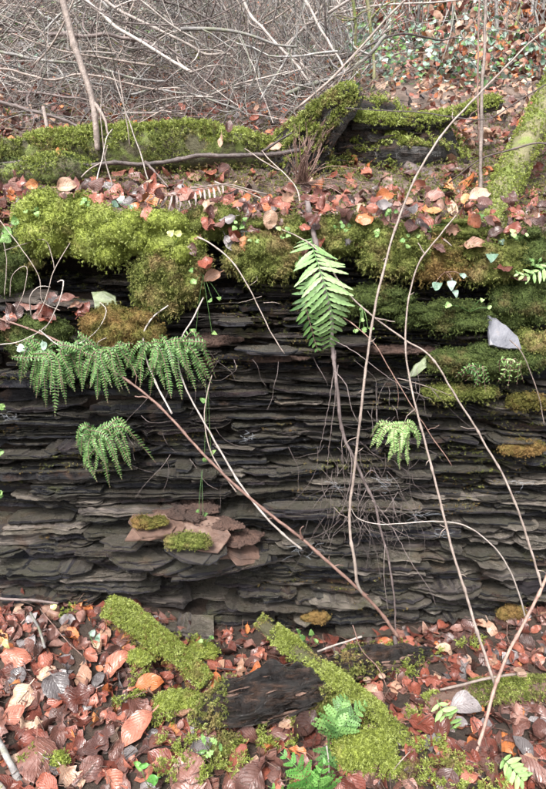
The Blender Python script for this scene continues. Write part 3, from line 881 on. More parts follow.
_sn = log("broken_snag", [(292, 185, .44, .05), (306, 158, .43, .062), (322, 130, .42, .055), (340, 110, .41, .042), (360, 92, .40, .016)],
    "broken black snag with mossy crest pointing up in the middle of the bank", 'rotten', cat="snag", rough=.9, nscale=26, sides=36, step=.008, moss=[dict(n=12000, mat='moss_olive', L=.016, gap=-.1, up=.0, droop=.7, seed=6), dict(n=14000, mat='moss_bright', L=.016, gap=-.5, up=.1, droop=.7, seed=12, wd=.0026)])
log("mossy_branch", [(352, 122, .45, .02), (395, 124, .46, .019), (432, 122, .47, .017), (465, 112, .48, .017), (500, 103, .49, .018)],
    "thin bright mossy branch reaching right above the rotten log", 'rotten', cat="branch", rough=.4, nscale=40, sides=12, moss=[dict(n=16000, mat='moss_bright', L=.014, gap=-.9, up=-.4, droop=.5, seed=2)])
log("dark_branch", [(405, 166, .44, .016), (432, 178, .42, .018), (452, 186, .40, .016)], "stubby smooth dark branch end under the rotten log", 'darkstick', cat="branch", rough=.15, sides=12)
log("leaning_trunk", [(485, 246, .06, .044), (494, 216, .13, .040), (512, 172, .24, .037), (538, 120, .33, .037), (570, 60, .4, .038), (620, -30, .5, .04)],
    "thick bright-green mossy tree trunk leaning in from the right edge", 'mossbark', cat="tree trunk", rough=.14, sides=24, part="trunk",
    moss=[dict(n=40000, mat='moss_bright', L=.009, wd=.0024, gap=-.5, up=-1.2, droop=.3, seed=7, sc=12), dict(n=8000, mat='moss_olive', L=.010, gap=.05, up=-1.2, droop=.5, seed=1, sc=12)])
log("mossy_branch", [(560, 222, .22, .014), (520, 212, .26, .012), (500, 205, .3, .01)], "short mossy branch at the right edge beside the trunk foot", 'darkstick', cat="branch", sides=10, moss=[dict(n=2500, mat='moss_olive', L=.008, gap=-.3, up=-.2, seed=2)])
log("mossy_post", [(462, 185, .62, .018), (461, 160, .66, .017), (460, 132, .7, .018)], "small upright mossy stump behind the rotten log", 'mossbark', cat="stump", sides=10, moss=[dict(n=3000, mat='moss_bright', L=.006, gap=-.4, up=-1.2, seed=2)])

def splinters(root, S, n, mat):
    mb = MB()
    for k in range(n):
        i = R.randrange(1, len(S) - 2); T = unit(S[i + 1, :3] - S[i, :3]); r_ = S[i, 3]
        a = unit(RN.normal(0, 1, 3) + np.array((0, -.6, .3))); a = unit(a - T * np.dot(a, T))
        p = S[i, :3] + a * r_ * R.uniform(.85, 1.1); L = R.uniform(.02, .07); w = R.uniform(.0015, .005)
        sd = unit(np.cross(a, T)); q = T + a * R.gauss(0, .18) + sd * R.gauss(0, .15)
        V = np.array([p - q * L / 2 - sd * w * .3, p - q * L / 2 + sd * w * .3, p + sd * w, p + q * L / 2, p - sd * w])
        V = np.vstack([V, V - a * w]); 
        mb.add(V, [[[0, 1, 2, 4], [6, 5, 9, 7]], [[4, 2, 3], [7, 9, 8]], [[1, 6, 7, 2], [2, 7, 8, 3], [3, 8, 9, 4], [4, 9, 5, 0], [0, 5, 6, 1]]], 0, R.random())
    o = mb.build("splinters", M[mat], root, smooth=False); o['kind'] = 'stuff'
splinters(_rl[0], _rl[1], 130, 'rotten'); splinters(_sn[0], _sn[1], 90, 'brownwood')
# logs and branches on the forest floor
log("mossy_log", [(108, 610, -.12, .019), (120, 614, -.13, .026), (150, 636, -.17, .024), (180, 660, -.21, .020), (206, 684, -.25, .016)],
    "thick bright moss-covered log end lying left on the dead leaves", 'mossdark', rough=.25, moss=[dict(n=44000, mat='moss_bright', L=.011, wd=.0019, gap=-.40, up=.05, droop=.2, seed=3), dict(n=4000, mat='moss_rust', L=.012, gap=-.4, up=-1, droop=.5, seed=1)])
log("mossy_branch", [(258, 620, -.15, .012), (272, 632, -.17, .019), (300, 655, -.22, .019), (340, 684, -.30, .018), (380, 717, -.355, .017), (416, 752, -.39, .015), (450, 790, -.43, .012), (490, 830, -.48, .008)],
    "long bright mossy branch slanting down across the lower middle", 'mossdark', cat="branch", rough=.2, moss=[dict(n=36000, mat='moss_bright', L=.009, wd=.0018, gap=-.25, up=-.02, droop=.3, seed=5), dict(n=9000, mat='moss_olive', L=.008, gap=-.2, up=-1, droop=.5, seed=2)])
_r2 = log("rotten_log", [(198, 722, -.34, .016), (226, 708, -.34, .040), (262, 698, -.32, .050), (300, 688, -.29, .048), (345, 672, -.19, .036), (385, 660, -.14, .03), (430, 655, -.12, .022)],
    "black wet rotten log passing under the slanting mossy branch", 'rotten', rough=1.0, nscale=34, sides=44, step=.005, stretch=3.5,
    moss=[dict(n=11000, mat='moss_olive', L=.013, gap=.12, up=-.8, droop=.8, seed=11, sc=7)])
log("mossy_log", [(425, 706, -.27, .016), (450, 700, -.26, .026), (490, 694, -.25, .028), (530, 690, -.24, .028), (600, 684, -.22, .03)],
    "low mossy log coming in from the right edge over the leaves", 'brownwood', rough=.25, moss=[dict(n=18000, mat='moss_olive', L=.009, gap=-.2, up=-.1, seed=8), dict(n=6000, mat='moss_bright', L=.009, gap=-.1, up=.3, seed=3)])

splinters(_r2[0], _r2[1], 240, 'rotten'); splinters(_r2[0], _r2[1], 90, 'brownwood')
LOW = [
 (362, 756, -.43, 42, 30, .055, 'moss_bright', "big bright moss cushion below the slanting branch", 20000, .013, .2, 1500),
 (415, 782, -.45, 36, 22, .05, 'moss_olive', "darker moss slope under the bright cushion", 10000, .012, .5, 1200),
 (322, 716, -.30, 26, 34, .03, 'moss_olive', "shaggy olive moss on the flank of the black rotten log", 8000, .014, .9, 1500),
 (178, 700, -.29, 26, 7, .04, 'moss_bright', "flat bright moss patch below the thick mossy log", 6000, .010, .1, 0),
 (160, 722, -.31, 22, 16, .04, 'moss_bright', "small bright moss patch among the leaves left of the black log", 4500, .011, .2, 0),
 (218, 755, -.40, 34, 22, .05, 'moss_olive', "loose green moss in front of the black log's end", 9000, .014, .3, 300),
 (142, 656, -.20, 15, 5, .03, 'moss_bright', "flat bright moss tongue at the left foot of the thick mossy log", 4000, .009, .1, 0),
 (203, 650, -.12, 18, 5, .04, 'moss_bright', "flat moss patch right of the thick mossy log", 3500, .009, .1, 0),
 (358, 655, -.10, 24, 12, .03, 'moss_olive', "moss tuft on the dark log end near the dark root", 3500, .009, .4, 200),
 (487, 728, -.31, 14, 9, .03, 'moss_olive', "small moss tuft under the right-hand log", 2500, .008, .4, 0),
 (450, 770, -.42, 50, 24, .06, 'moss_olive', "moss-grown earth at the foot of the forked cane", 9000, .010, .3, 0),
 (500, 778, -.44, 30, 12, .05, 'moss_dark', "dark moss in the lower right among the leaves", 4000, .010, .3, 0),
 (210, 622 + 38, -.12, 10, 5, .03, 'moss_olive', "little moss dot beside the thick log", 1200, .008, .2, 0),
 (60, 758, -.46, 9, 8, .02, 'moss_bright', "tiny round moss tuft among the leaves at the lower left", 1500, .008, .2, 0),
]
for a in LOW:
    moss_pad("moss_cushion", a[0], a[1], a[2], a[3], a[4], a[5], a[6], a[7], n=int(a[8] * 1.15), L=a[9], droop=a[10], hang=a[11], wd=.0020)

# ------------------------------------------------------------------ dead leaves
def leaf_shape(kind, rr, low=False):
    """a curled dead leaf, about 1 long, with its midrib along x"""
    nu = {'beech': 9, 'hazel': 10, 'lobed': 13, 'heart': 8}[kind]
    nv = 2 if low else 4
    if low: nu = max(5, nu * 6 // 10)
    u = np.linspace(0, 1, nu)
    if kind == 'beech': hw = .34 * np.sin(math.pi * u ** .92) ** .75
    elif kind == 'hazel': hw = .43 * np.sin(math.pi * u ** .80) ** .62 + .015 * (-1) ** np.arange(nu) * np.sin(math.pi * u)
    elif kind == 'lobed': hw = (.20 + .21 * u) * np.sin(math.pi * u ** .85) ** .5 * (1 + .34 * np.cos(u * math.pi * 6.5))
    else: hw = .46 * np.sin(math.pi * u ** .55) ** .8
    c1 = rr.uniform(-.8, .8); c2 = rr.uniform(-.8, 1.2); tw = rr.uniform(-.8, .8); sd = rr.uniform(0, 50)
    V = []; UV = []
    for i in range(nu):
        for j in range(-nv // 2, nv // 2 + 1):
            v = j / (nv / 2)
            y = v * hw[i]; x = u[i] - .5
            z = c1 * (x ** 2) * .9 + c2 * (y ** 2) * 1.2 + tw * x * y + .05 * abs(v)
            V.append((x, y * (1 - .15 * abs(c2) * abs(v)), z)); UV.append((u[i] + .001, .5 + v / 2))
    V = np.array(V); V[:, 2] += fbm(V * 3.2 + sd, 2) * .22; V[:, 1] += fbm(V * 4 + sd + 9, 2) * .05
    m = nv + 1
    i = np.arange(nu - 1)[:, None] * m + np.arange(nv)[None, :]
    Q = np.stack([i, i + m, i + m + 1, i + 1], -1).reshape(-1, 4)
    # stalk
    s = .018
    k = len(V)
    SV = np.array([(-.5, -s, V[nv // 2, 2]), (-.5, s, V[nv // 2, 2]), (-.72, s * .7, V[nv // 2, 2] + rr.uniform(-.05, .06)), (-.72, -s * .7, V[nv // 2, 2] + .0)])
    V = np.vstack([V, SV]); UV += [(.01, .5)] * 4
    Q = np.vstack([Q, [[k, k + 1, k + 2, k + 3]]])
    return V, Q, np.array(UV)

LS = {}
for kd, cnt in (('beech', 10), ('hazel', 8), ('lobed', 6), ('heart', 4)):
    LS[kd] = [leaf_shape(kd, R) for _ in range(cnt)]
    LS[kd + '_low'] = [leaf_shape(kd, R, True) for _ in range(cnt)]
COLS = ['rust', 'plum', 'tan', 'orange', 'grey', 'brown']
LM = {}
def leaf_mesh(kd, i, col):
    k = (kd, i, col)
    if k not in LM:
        mb = MB(); V, Q, UV = LS[kd][i]; mb.add(V, Q, 0, R.random(), UV)
        LM[k] = mb.mesh("fallen_leaf", M[col], True)
    return LM[k]

def ground_normal(zf, x, y, e=.02):
    a = float(np.ravel(zf(x + e, y))[0]) - float(np.ravel(zf(x - e, y))[0]); b = float(np.ravel(zf(x, y + e))[0]) - float(np.ravel(zf(x, y - e))[0])
    return Vector((-a / (2 * e), -b / (2 * e), 1)).normalized()

def leaf_matrix(p, nrm, size, tilt=.35, rr=R):
    q = nrm.rotation_difference(Vector((0, 0, 1))).inverted()
    t = Matrix.Rotation(rr.uniform(0, 6.283), 4, 'Z')
    tl = Matrix.Rotation(rr.gauss(0, tilt), 4, 'X') @ Matrix.Rotation(rr.gauss(0, tilt), 4, 'Y')
    fl = Matrix.Rotation(math.pi if rr.random() < .4 else 0, 4, 'X')
    return Matrix.Translation(p) @ q.to_matrix().to_4x4() @ tl @ t @ fl @ Matrix.Diagonal((size, size * rr.uniform(.8, 1.1), size, 1))

CW = {'rust': 'red-brown', 'plum': 'purplish-brown', 'tan': 'pale tan', 'orange': 'bright orange-brown', 'grey': 'slate-grey', 'brown': 'dark brown'}
KW = {'beech': 'oval', 'hazel': 'rounded', 'lobed': 'lobed', 'heart': 'heart-shaped'}
def pick_col(rr=R, w=(38, 26, 8, 4, 6, 18)): return rr.choices(COLS, w)[0]
def pick_kind(rr=R): return rr.choices(['beech', 'hazel', 'lobed'], (48, 34, 18))[0]

def spot_floor(px, py):
    if py < 655:
        if px < 110: return "at the wall foot left of the thick mossy log"
        if px < 260: return "at the wall foot between the two mossy branches"
        if px < 400: return "at the wall foot behind the slanting mossy branch"
        return "in the heap at the wall foot on the right"
    if px < 90: return "on the forest floor in the lower left" if py > 700 else "on the forest floor at the left edge"
    if px < 200: return "below the thick mossy log" if py < 735 else "on the floor at bottom left of the black log"
    if px < 330: return "beside the black rotten log" if py < 735 else "at the bottom below the black log"
    if px < 440: return "near the slanting mossy branch"
    return "above the low right-hand log" if py < 690 else "below the low right-hand log"

def spot_bank(px, py):
    if px < 60: return "on the bank at the left edge, above the bright moss"
    if px < 150: return "on the bank behind the bright moss mound"
    if px < 260: return "on the bank by the withered fern"
    if px < 330: return "on the bank below the broken snag"
    if px < 400: return "on the bank under the rotten log"
    if px < 470: return "on the bank between the tall cane and upright stem"
    return "on the bank at the foot of the leaning trunk"

def put_leaf(p, nrm, size, kd, col, label, group, tilt=.35):
    li = R.randrange(len(LS[kd])); o = bpy.data.objects.new("fallen_leaf", leaf_mesh(kd, li, col))
    zs = LS[kd][li][0][:-4, 2]; 
    if group and label.count(' ') < 14: label = ('curled ' if np.ptp(zs) > .42 else 'flattish ') + label
    scene.collection.objects.link(o)
    o.matrix_world = leaf_matrix(p, nrm, size, tilt)
    tag(o, label, "leaf", group)
    return o

def stuff_leaves(mb, p, nrm, size, kd, tilt=.35):
    V, Q, UV = R.choice(LS[kd + '_low'])
    Mx = np.array(leaf_matrix(p, nrm, size, tilt))
    mb.add(V @ Mx[:3, :3].T + Mx[:3, 3], Q, COLS.index(pick_col()), R.random(), UV)

# deep litter under the leaves that can be told apart
mb = MB()
for k in range(2300):
    x = R.uniform(-.95, .95); y = R.uniform(-.62, -.005) if k < 2000 else R.uniform(-1.3, -.6)
    z = float(floor_z(x, y)) + R.uniform(.0, .012)
    stuff_leaves(mb, Vector((x, y, z)), ground_normal(floor_z, x, y), R.uniform(.022, .058), pick_kind(), .45)
tag(mb.build("leaf_litter", [M[c] for c in COLS]), "deep layer of wet dead leaves covering the forest floor", "leaf litter", kind='stuff')
mb = MB()
for k in range(560):
    x = R.uniform(-.95, .95); y = .05 + abs(R.gauss(0, .30)) 
    if y > .8: continue
    z = float(bank_z(x, y)) + R.uniform(.004, .02)
    stuff_leaves(mb, Vector((x, y, z)), ground_normal(bank_z, x, y), R.uniform(.03, .06), pick_kind(), .5)
tag(mb.build("leaf_litter", [M[c] for c in COLS]), "dead leaves strewn between the moss on the bank", "leaf litter", kind='stuff')

# leaves told apart on the floor
def too_close(pts, p, d):
    return any((p[0] - q[0]) ** 2 + (p[1] - q[1]) ** 2 < d * d for q in pts)
NOLEAF = [(115, 625, 26, 24), (155, 645, 22, 22), (190, 672, 16, 16), (375, 740, 40, 36), (190, 540, 1, 1), (265, 700, 44, 18), (300, 660, 18, 20), (335, 690, 20, 20), (490, 694, 60, 9), (220, 755, 18, 12), (178, 706, 22, 7), (400, 745, 20, 20)]
pts = []
tries = 0
while len(pts) < 225 and tries < 9000:
    tries += 1
    px = R.uniform(-6, 552); py = R.uniform(600, 792)
    if any(((px - a) / c) ** 2 + ((py - b) / d) ** 2 < 1 for a, b, c, d in NOLEAF): continue
    sz = 9 + (py - 600) / 190 * 13
    if any((px - q[0]) ** 2 + (1.5 * (py - q[1])) ** 2 < sz * sz for q in pts): continue
    p = hit(px, py, floor_z, -.95, .0, 70)
    if p is None: continue
    pts.append((px, py))
    near = (py - 600) / 190
    size = R.uniform(.030, .058) + .032 * near * R.random() ** 1.5
    kd = pick_kind(); col = pick_col()
    form = 'large ' if size > .072 else ('small ' if size < .048 else '')
    nn = ground_normal(floor_z, p[0], p[1])
    nn = (nn + Vector((0, -.25, 0))).normalized()
    put_leaf(Vector(p) + nn * R.uniform(.012, .026), nn, size, kd, col,
             f"{form}{CW[col]} {KW[kd]} dead leaf {spot_floor(px, py)}", "dead leaves on the forest floor", .3)
HERO = [(38, 765, .10, 'hazel', 'plum', "large ribbed plum-coloured leaf at the lower left"), (80, 702, .09, 'lobed', 'rust', "large reddish lobed leaf in the middle of the left litter"),
        (118, 668, .085, 'beech', 'rust', "long red-brown leaf left below the thick mossy log"), (172, 663, .06, 'beech', 'rust', "smooth red oval leaf leaning on the thick mossy log"),
        (188, 778, .09, 'hazel', 'plum', "big purplish-brown round leaf at the bottom edge beside the seedling"), (60, 690, .075, 'hazel', 'grey', "grey wet leaf with sharp ribs left in the litter"),
        (305, 735, .085, 'beech', 'brown', "dark folded ribbed leaf hanging off the black log"), (140, 735, .09, 'beech', 'rust', "orange-red wet leaf below the moss patch"),
        (150, 690, .07, 'beech', 'orange', "curled orange leaf at the foot of the thick mossy log"), (465, 715, .08, 'hazel', 'grey', "bluish grey leaf in the hollow right of the forked cane"),
        (100, 750, .09, 'lobed', 'plum', "large dark lobed leaf at the lower left of the seedling"), (20, 660, .08, 'beech', 'rust', "brick-red leaf near the left edge below the wall"),
        (215, 690, .06, 'beech', 'orange', "bright rust leaf between thick mossy log and black log")]
for px, py, s, kd, col, lb in HERO:
    p = on_floor(px, py); nn = (ground_normal(floor_z, p[0], p[1]) + Vector((0, -.3, .0))).normalized()
    put_leaf(Vector(p) + nn * .03, nn, s, kd, col, lb, "dead leaves on the forest floor", .1)
# leaves told apart on the bank
pts = []; tries = 0
while len(pts) < 58 and tries < 4000:
    tries += 1
    px = R.uniform(0, 546)
    py = R.uniform(176, 215) if px < 230 else R.uniform(172, 232)
    if px > 480 and R.random() < .6: continue
    if any((px - q[0]) ** 2 + (1.6 * (py - q[1])) ** 2 < 144 for q in pts): continue
    p = hit(px, py, bank_z, .03, .7, 90)
    if p is None: continue
    pts.append((px, py))
    size = R.uniform(.04, .065); kd = pick_kind(); col = pick_col(R, (34, 26, 14, 16, 5, 5))
    nn = (ground_normal(bank_z, p[0], p[1]) + Vector((0, -.35, 0))).normalized()
    put_leaf(Vector(p) + nn * R.uniform(.012, .03), nn, size, kd, col, f"{CW[col]} {KW[kd]} dead leaf {spot_bank(px, py)}", "dead leaves on the bank", .35)
for px, py, Y, s, col, lb in [(207, 266, -.06, .06, 'rust', "curled red-brown leaf lying on the hanging moss right of the hollow"), (212, 276, -.05, .045, 'tan', "pale curled leaf under the red-brown one on the hanging moss"),
        (148, 215, -.04, .05, 'rust', "pinkish leaf on the moss below the withered fern"), (68, 300, -.04, .055, 'plum', "purple leaf in the hollow under the bright moss mound"), (82, 312, -.045, .045, 'rust', "red leaf above the brownish moss mound"),
        (15, 312, -.04, .06, 'plum', "wet purple leaf at the left edge under the hollow"), (30, 306, -.04, .05, 'plum', "brown leaf in the hollow by the looping twigs"), (52, 298, -.02, .045, 'brown', "dark leaf at the back of the hollow"),
        (15, 342, -.06, .05, 'tan', "pink leaf over the bluish ivy pair at the left edge"), (476, 245, -.02, .06, 'tan', "pinkish leaf left of the ivy on the bank"), (505, 268, -.04, .045, 'rust', "small red-brown leaf below the ivy"),
        (515, 278, -.03, .06, 'brown', "dark curled leaf below the ivy at the right"), (480, 195, .12, .07, 'tan', "pale brown curled leaf at the foot of the upright stem"), (385, 195, .15, .06, 'orange', "orange leaf under the rotten log"),
        (432, 210, .08, .06, 'orange', "orange leaf between the two tall canes on the bank"), (275, 148, .38, .045, 'tan', "single pink leaf hanging on the dark fallen stick"), (228, 128, .36, .045, 'plum', "mauve leaf upright on the long mossy log"),
        (222, 142, .34, .04, 'tan', "pale round leaf under the mauve one on the long mossy log"), (62, 152, .36, .05, 'orange', "orange leaf lying on the long left log"), (425, 222, .02, .06, 'rust', "red leaf at the edge of the bank behind the tall cane")]:
    put_leaf(Vector(W(px, py, Y)), Vector((R.uniform(-.2, .2), -.8, .8)).normalized(), s, 'beech', col, lb, None, .25)

mb = MB()
for k in range(200):
    px = R.uniform(190, 545) if k > 50 else R.uniform(0, 190); Y = R.uniform(-.04, .03)
    p = W(px, R.uniform(196, 250) if k > 50 else R.uniform(180, 200), Y)
    if k % 4 == 0 and px < 190: p = W(R.uniform(0, 90), R.uniform(300, 325), -.05)
    V, Q, UV = R.choice(LS[pick_kind()])
    Mx = np.array(leaf_matrix(Vector(p), Vector((R.uniform(-.4, .4), -.8, .7)).normalized(), R.uniform(.022, .048), .4))
    mb.add(V @ Mx[:3, :3].T + Mx[:3, 3], Q, COLS.index(pick_col()), R.random(), UV)
tag(mb.build("leaf_litter", [M[c] for c in COLS]), "dead leaves caught in the moss along the top of the wall", "leaf litter", kind='stuff')
# bits of green moss coming through the floor litter
q_ = []
for k in range(900000):
    if len(q_) > 26000: break
    px = R.uniform(-10, 550)
    for _ in range(1):
        x = R.uniform(-.62, .62); y = R.uniform(-.55, -.03)
        v_ = fbm([(x * 9, y * 9, 2.2)], 2)[0] + .22 * math.exp(-((x + .14) ** 2 + (y + .33) ** 2) / .02)
        if v_ > .30: q_ += [(x + RN.normal(0, .006), y + RN.normal(0, .006)) for _ in range(14)]
q_ = np.array(q_); P = np.stack([q_[:, 0], q_[:, 1], floor_z(q_[:, 0], q_[:, 1]) + RN.uniform(.004, .024, len(q_))], 1)
mb = MB(); fuzz(mb, P, np.tile((0, -.3, .95), (len(P), 1)), .010, .0022, .9, 0, 0)
tag(mb.build("moss_patches", M['moss_bright']), "scattered bits of green moss showing through the leaf litter", "moss", kind='stuff')
# small debris: needles, bark bits and stalks in the litter
mb = MB()
for k in range(1600):
    low = k < 1000
    x = R.uniform(-.9, .9); y = R.uniform(-.6, -.01) if low else R.uniform(.04, .6)
    z = float((floor_z if low else bank_z)(x, y)) + R.uniform(.008, .03)
    a = R.uniform(0, 6.28); L = R.uniform(.008, .05); d = np.array((math.cos(a), math.sin(a), R.uniform(-.3, .3))) * L
    p = np.array((x, y, z))
    tube(mb, np.array([p - d / 2, p + np.array((0, 0, R.uniform(-.002, .003))), p + d / 2]), R.uniform(.0004, .0013), 3, 0, R.random(), cap=False)
tag(mb.build("twig_debris", M['brownwood']), "tiny broken twigs and stalks scattered in the litter", "debris", kind='stuff')

# ------------------------------------------------------------------ ferns
def pinna_geo(L, w, n=5, toothed=0.0, tip=1.0):
    u = np.linspace(0, 1, n)
    hw = w / 2 * np.sin(math.pi * (u * .93 + .05)) ** .55 * (1 - u * .25 * tip)
    if toothed: hw = hw * (1 + toothed * (-1) ** np.arange(n))
    V = np.vstack([np.stack([u * L, hw, u * u * L * .0], 1), np.stack([u * L, np.zeros(n), np.full(n, -.12 * w)], 1), np.stack([u * L, -hw, u * 0], 1)])
    V[:, 2] -= R.uniform(.0, .30) * L * np.tile(u, 3) ** 2; V[:, 1] += R.uniform(-.12, .12) * L * np.tile(u, 3) ** 2
    i = np.arange(n - 1)
    Q = np.vstack([np.stack([i, i + 1, i + n + 1, i + n], 1), np.stack([i + n, i + n + 1, i + 2 * n + 1, i + 2 * n], 1)])
    return V, Q

def frond(root, pts, pairs, plen, pw, mat, up=(0, -1, .2), start=.12, shape='lance', toothed=0., ang=72, sub=False, stalk='redcane', pn=5, bip=0):
    """pts are 3-D points from the base of the frond to its tip"""
    S = smooth_path(pts, .006)
    P = S[:, :3]
    T = unit(np.gradient(P, axis=0))
    s = np.concatenate([[0], np.cumsum(np.linalg.norm(np.diff(P, axis=0), axis=1))]); tot = s[-1]; s = s / tot
    mb = MB(); tube(mb, P, np.linspace(.0010, .0004, len(P)) * (1 + plen * 8), 4, 0, .4, cap=False)
    fr = None; geo = MB()
    subs = []
    for k in range(pairs):
        q = start + (1 - start) * (k + .3) / pairs
        c = np.array([np.interp(q, s, P[:, i]) for i in range(3)]); t = unit(np.array([np.interp(q, s, T[:, i]) for i in range(3)]))
        up_ = np.asarray(up, float); up_ = unit(up_ - t * np.dot(up_, t)); sd = np.cross(up_, t)
        qq = (q - start) / (1 - start)
        f = {'lance': (math.sin(math.pi * (qq * .80 + .16)) ** .8), 'tri': (1 - qq) ** .75 + .06, 'even': min(1, (1 - qq) * 4 + .12) * min(1, .55 + qq * 2)}[shape]
        for sg in (-1, 1):
            L = plen * f * R.uniform(.88, 1.08)
            if L < .0015: continue
            a = rad(ang * (1 - .35 * qq) + R.uniform(-6, 6))
            dx = unit(t * math.cos(a) + sd * sg * math.sin(a) + up_ * R.uniform(-.38, .12))
            dz = unit(up_ - dx * np.dot(up_, dx)); dy = np.cross(dz, dx)
            if bip:
                V = []; 
                m = bip
                base = 0; Vs = []; Qs = []
                for h in range(m):
                    uu = (h + .3) / m; l2 = L * .30 * (1 - uu) ** .6 + .001
                    for s2 in (-1, 1):
                        v_, q_ = pinna_geo(l2, L / m * 1.15, 4, 0)
                        a2 = rad(62); ca, sa = math.cos(a2), math.sin(a2) * s2
                        rot = np.array([[ca, -sa, 0], [sa, ca, 0], [0, 0, 1]])
                        v_ = v_ @ rot.T + np.array((uu * L, 0, -.1 * L * uu ** 2)); Vs.append(v_); Qs.append(q_ + base); base += len(v_)
                V, Q = np.vstack(Vs), np.vstack(Qs)
            else:
                V, Q = pinna_geo(L, pw * (f ** .4) * R.uniform(.9, 1.1), pn, toothed)
            V = V[:, :1] * dx + V[:, 1:2] * dy + V[:, 2:3] * dz + c
            if sub: subs.append((V, Q))
            else: mb.add(V, Q, 1, R.random())
    o = mb.build("frond", [M[stalk], M[mat]], root)
    for V, Q in subs:
        m2 = MB(); m2.add(V, Q, 0, R.random()); m2.build("pinna", M[mat], o)
    return o

def hanging_clump(name, px, py, Y, tips, label, mat='fern', plen=.0092, pw=.0040, pairs=25, group=None):
    base = W(px, py, Y)
    root = empty(name, tuple(base), label, "fern", group)
    tips = list(tips) + [(px + (tx - px) * R.uniform(.55, 1.08) + R.uniform(-7, 7), py + (ty - py) * R.uniform(.5, 1.0), dy + R.uniform(-.02, .025)) for tx, ty, dy in tips for _ in range(1)]
    for (tx, ty, dy) in tips:
        tip = W(tx, ty, Y + dy)
        mid = (base + tip) / 2 + np.array(((tip[0] - base[0]) * .12, -.025, .028 + abs(tip[0] - base[0]) * .25))
        q = base + (mid - base) * .5 + np.array((0, -.01, .012))
        bo = RN.normal(0, (.034 if group and py < 400 and px < 300 else .012, .008, .007), 3); frond(root, [base + bo, q + bo * .8 + RN.normal(0, .006, 3), mid + RN.normal(0, .006, 3), tip], pairs, plen * R.uniform(.85, 1.15), pw, mat, up=(R.uniform(-.9, .9), -1, R.uniform(.1, 1)), shape='even', start=.10, ang=80)
    return root

hanging_clump("hanging_fern", 58, 356, -.05, [(16, 366, -.02), (20, 384, -.03), (88, 374, -.03), (96, 366, -.02), (24, 376, -.03), (36, 398, -.04), (46, 408, -.05), (55, 417, -.06), (66, 405, -.05), (40, 385, -.07), (75, 392, -.05), (84, 384, -.03), (30, 388, -.05), (62, 392, -.08), (50, 395, -.08)],
              "largest hanging fern clump, at the upper left of the wall", group="spleenwort ferns hanging on the wall")
hanging_clump("hanging_fern", 102, 354, -.05, [(134, 372, -.03), (142, 384, -.03), (72, 366, -.03), (130, 394, -.05), (82, 392, -.05), (97, 400, -.06), (108, 404, -.06), (120, 392, -.05), (90, 385, -.07), (126, 378, -.03), (112, 388, -.08), (78, 375, -.05)],
              "hanging fern clump between the two others at upper left", group="spleenwort ferns hanging on the wall")
hanging_clump("hanging_fern", 166, 352, -.05, [(214, 368, -.02), (216, 378, -.02), (124, 372, -.03), (206, 388, -.03), (140, 388, -.05), (150, 396, -.05), (165, 390, -.06), (182, 400, -.06), (196, 392, -.05), (206, 378, -.03), (212, 384, -.04), (132, 378, -.04), (176, 380, -.08), (190, 375, -.07), (150, 370, -.07)],
              "hanging fern clump crossed by two pale stems under the brown moss", group="spleenwort ferns hanging on the wall")
hanging_clump("hanging_fern", 100, 438, -.05, [(76, 448, -.03), (86, 470, -.05), (97, 482, -.06), (110, 488, -.06), (122, 480, -.05), (132, 470, -.05), (156, 463, -.03), (135, 440, -.02), (105, 465, -.08), (118, 462, -.08), (88, 458, -.07)],
              "separate bright fern tuft growing halfway down the left wall", group="spleenwort ferns hanging on the wall")
hanging_clump("hanging_fern", 398, 434, -.05, [(370, 438, -.02), (376, 450, -.04), (388, 462, -.05), (400, 470, -.06), (408, 466, -.05), (418, 448, -.04), (385, 445, -.06), (410, 440, -.05), (395, 455, -.08)],
              "pale green fern tuft on the right half of the wall by a cane", mat='fern_pale', group="spleenwort ferns hanging on the wall")
hanging_clump("hanging_fern", 470, 376, -.08, [(462, 378, -.01), (480, 386, -.03), (486, 392, -.04), (474, 388, -.04)],
              "small fern sprig in the dark moss shelf below the grey slate", mat='fern', plen=.009, pairs=10, group="spleenwort ferns hanging on the wall")
hanging_clump("hanging_fern", 505, 368, -.08, [(498, 382, -.03), (508, 388, -.03), (517, 384, -.03)],
              "small pale fern sprig right of the grey slate's foot", mat='fern_pale', plen=.009, pairs=8, group="spleenwort ferns hanging on the wall")
# the large drooping frond
rt = empty("polypody_fern", tuple(W(318, 238, -.02)), "large pale green fern frond drooping in the centre beside the grey stick", "fern")
frond(rt, [W(311, 236, -.01), W(314, 252, -.07), W(324, 282, -.12), (W(332, 314, -.12)), W(329, 348, -.09)], 24, .070, .0112, 'fern_mid', up=(.2, -1, .45), start=.03, shape='lance', stalk='fern', ang=72, sub=True, pn=12, toothed=.16)
rt = empty("polypody_fern", tuple(W(312, 285, .0)), "darker young frond half hidden behind the large drooping frond", "fern")
frond(rt, [W(316, 268, -.0), W(306, 300, -.04), W(312, 330, -.05), W(318, 352, -.05)], 14, .04, .010, 'fern', up=(-.2, -1, .3), start=.1, shape='lance', sub=False)
# withered fern on the bank
rt = empty("withered_fern", tuple(W(205, 185, .15)), "withered grey-brown fern lying on the bank behind the moss", "fern")
frond(rt, [W(232, 182, .17), W(200, 190, .12), W(168, 196, .06), W(140, 196, .05)], 17, .052, .0065, 'fern_dead', up=(0, -.6, .9), start=.1, shape='lance', sub=True)
frond(rt, [W(240, 205, .08), W(224, 212, .03), W(212, 224, .0)], 9, .03, .008, 'fern_dead', up=(0, -.8, .7), start=.1, shape='lance')
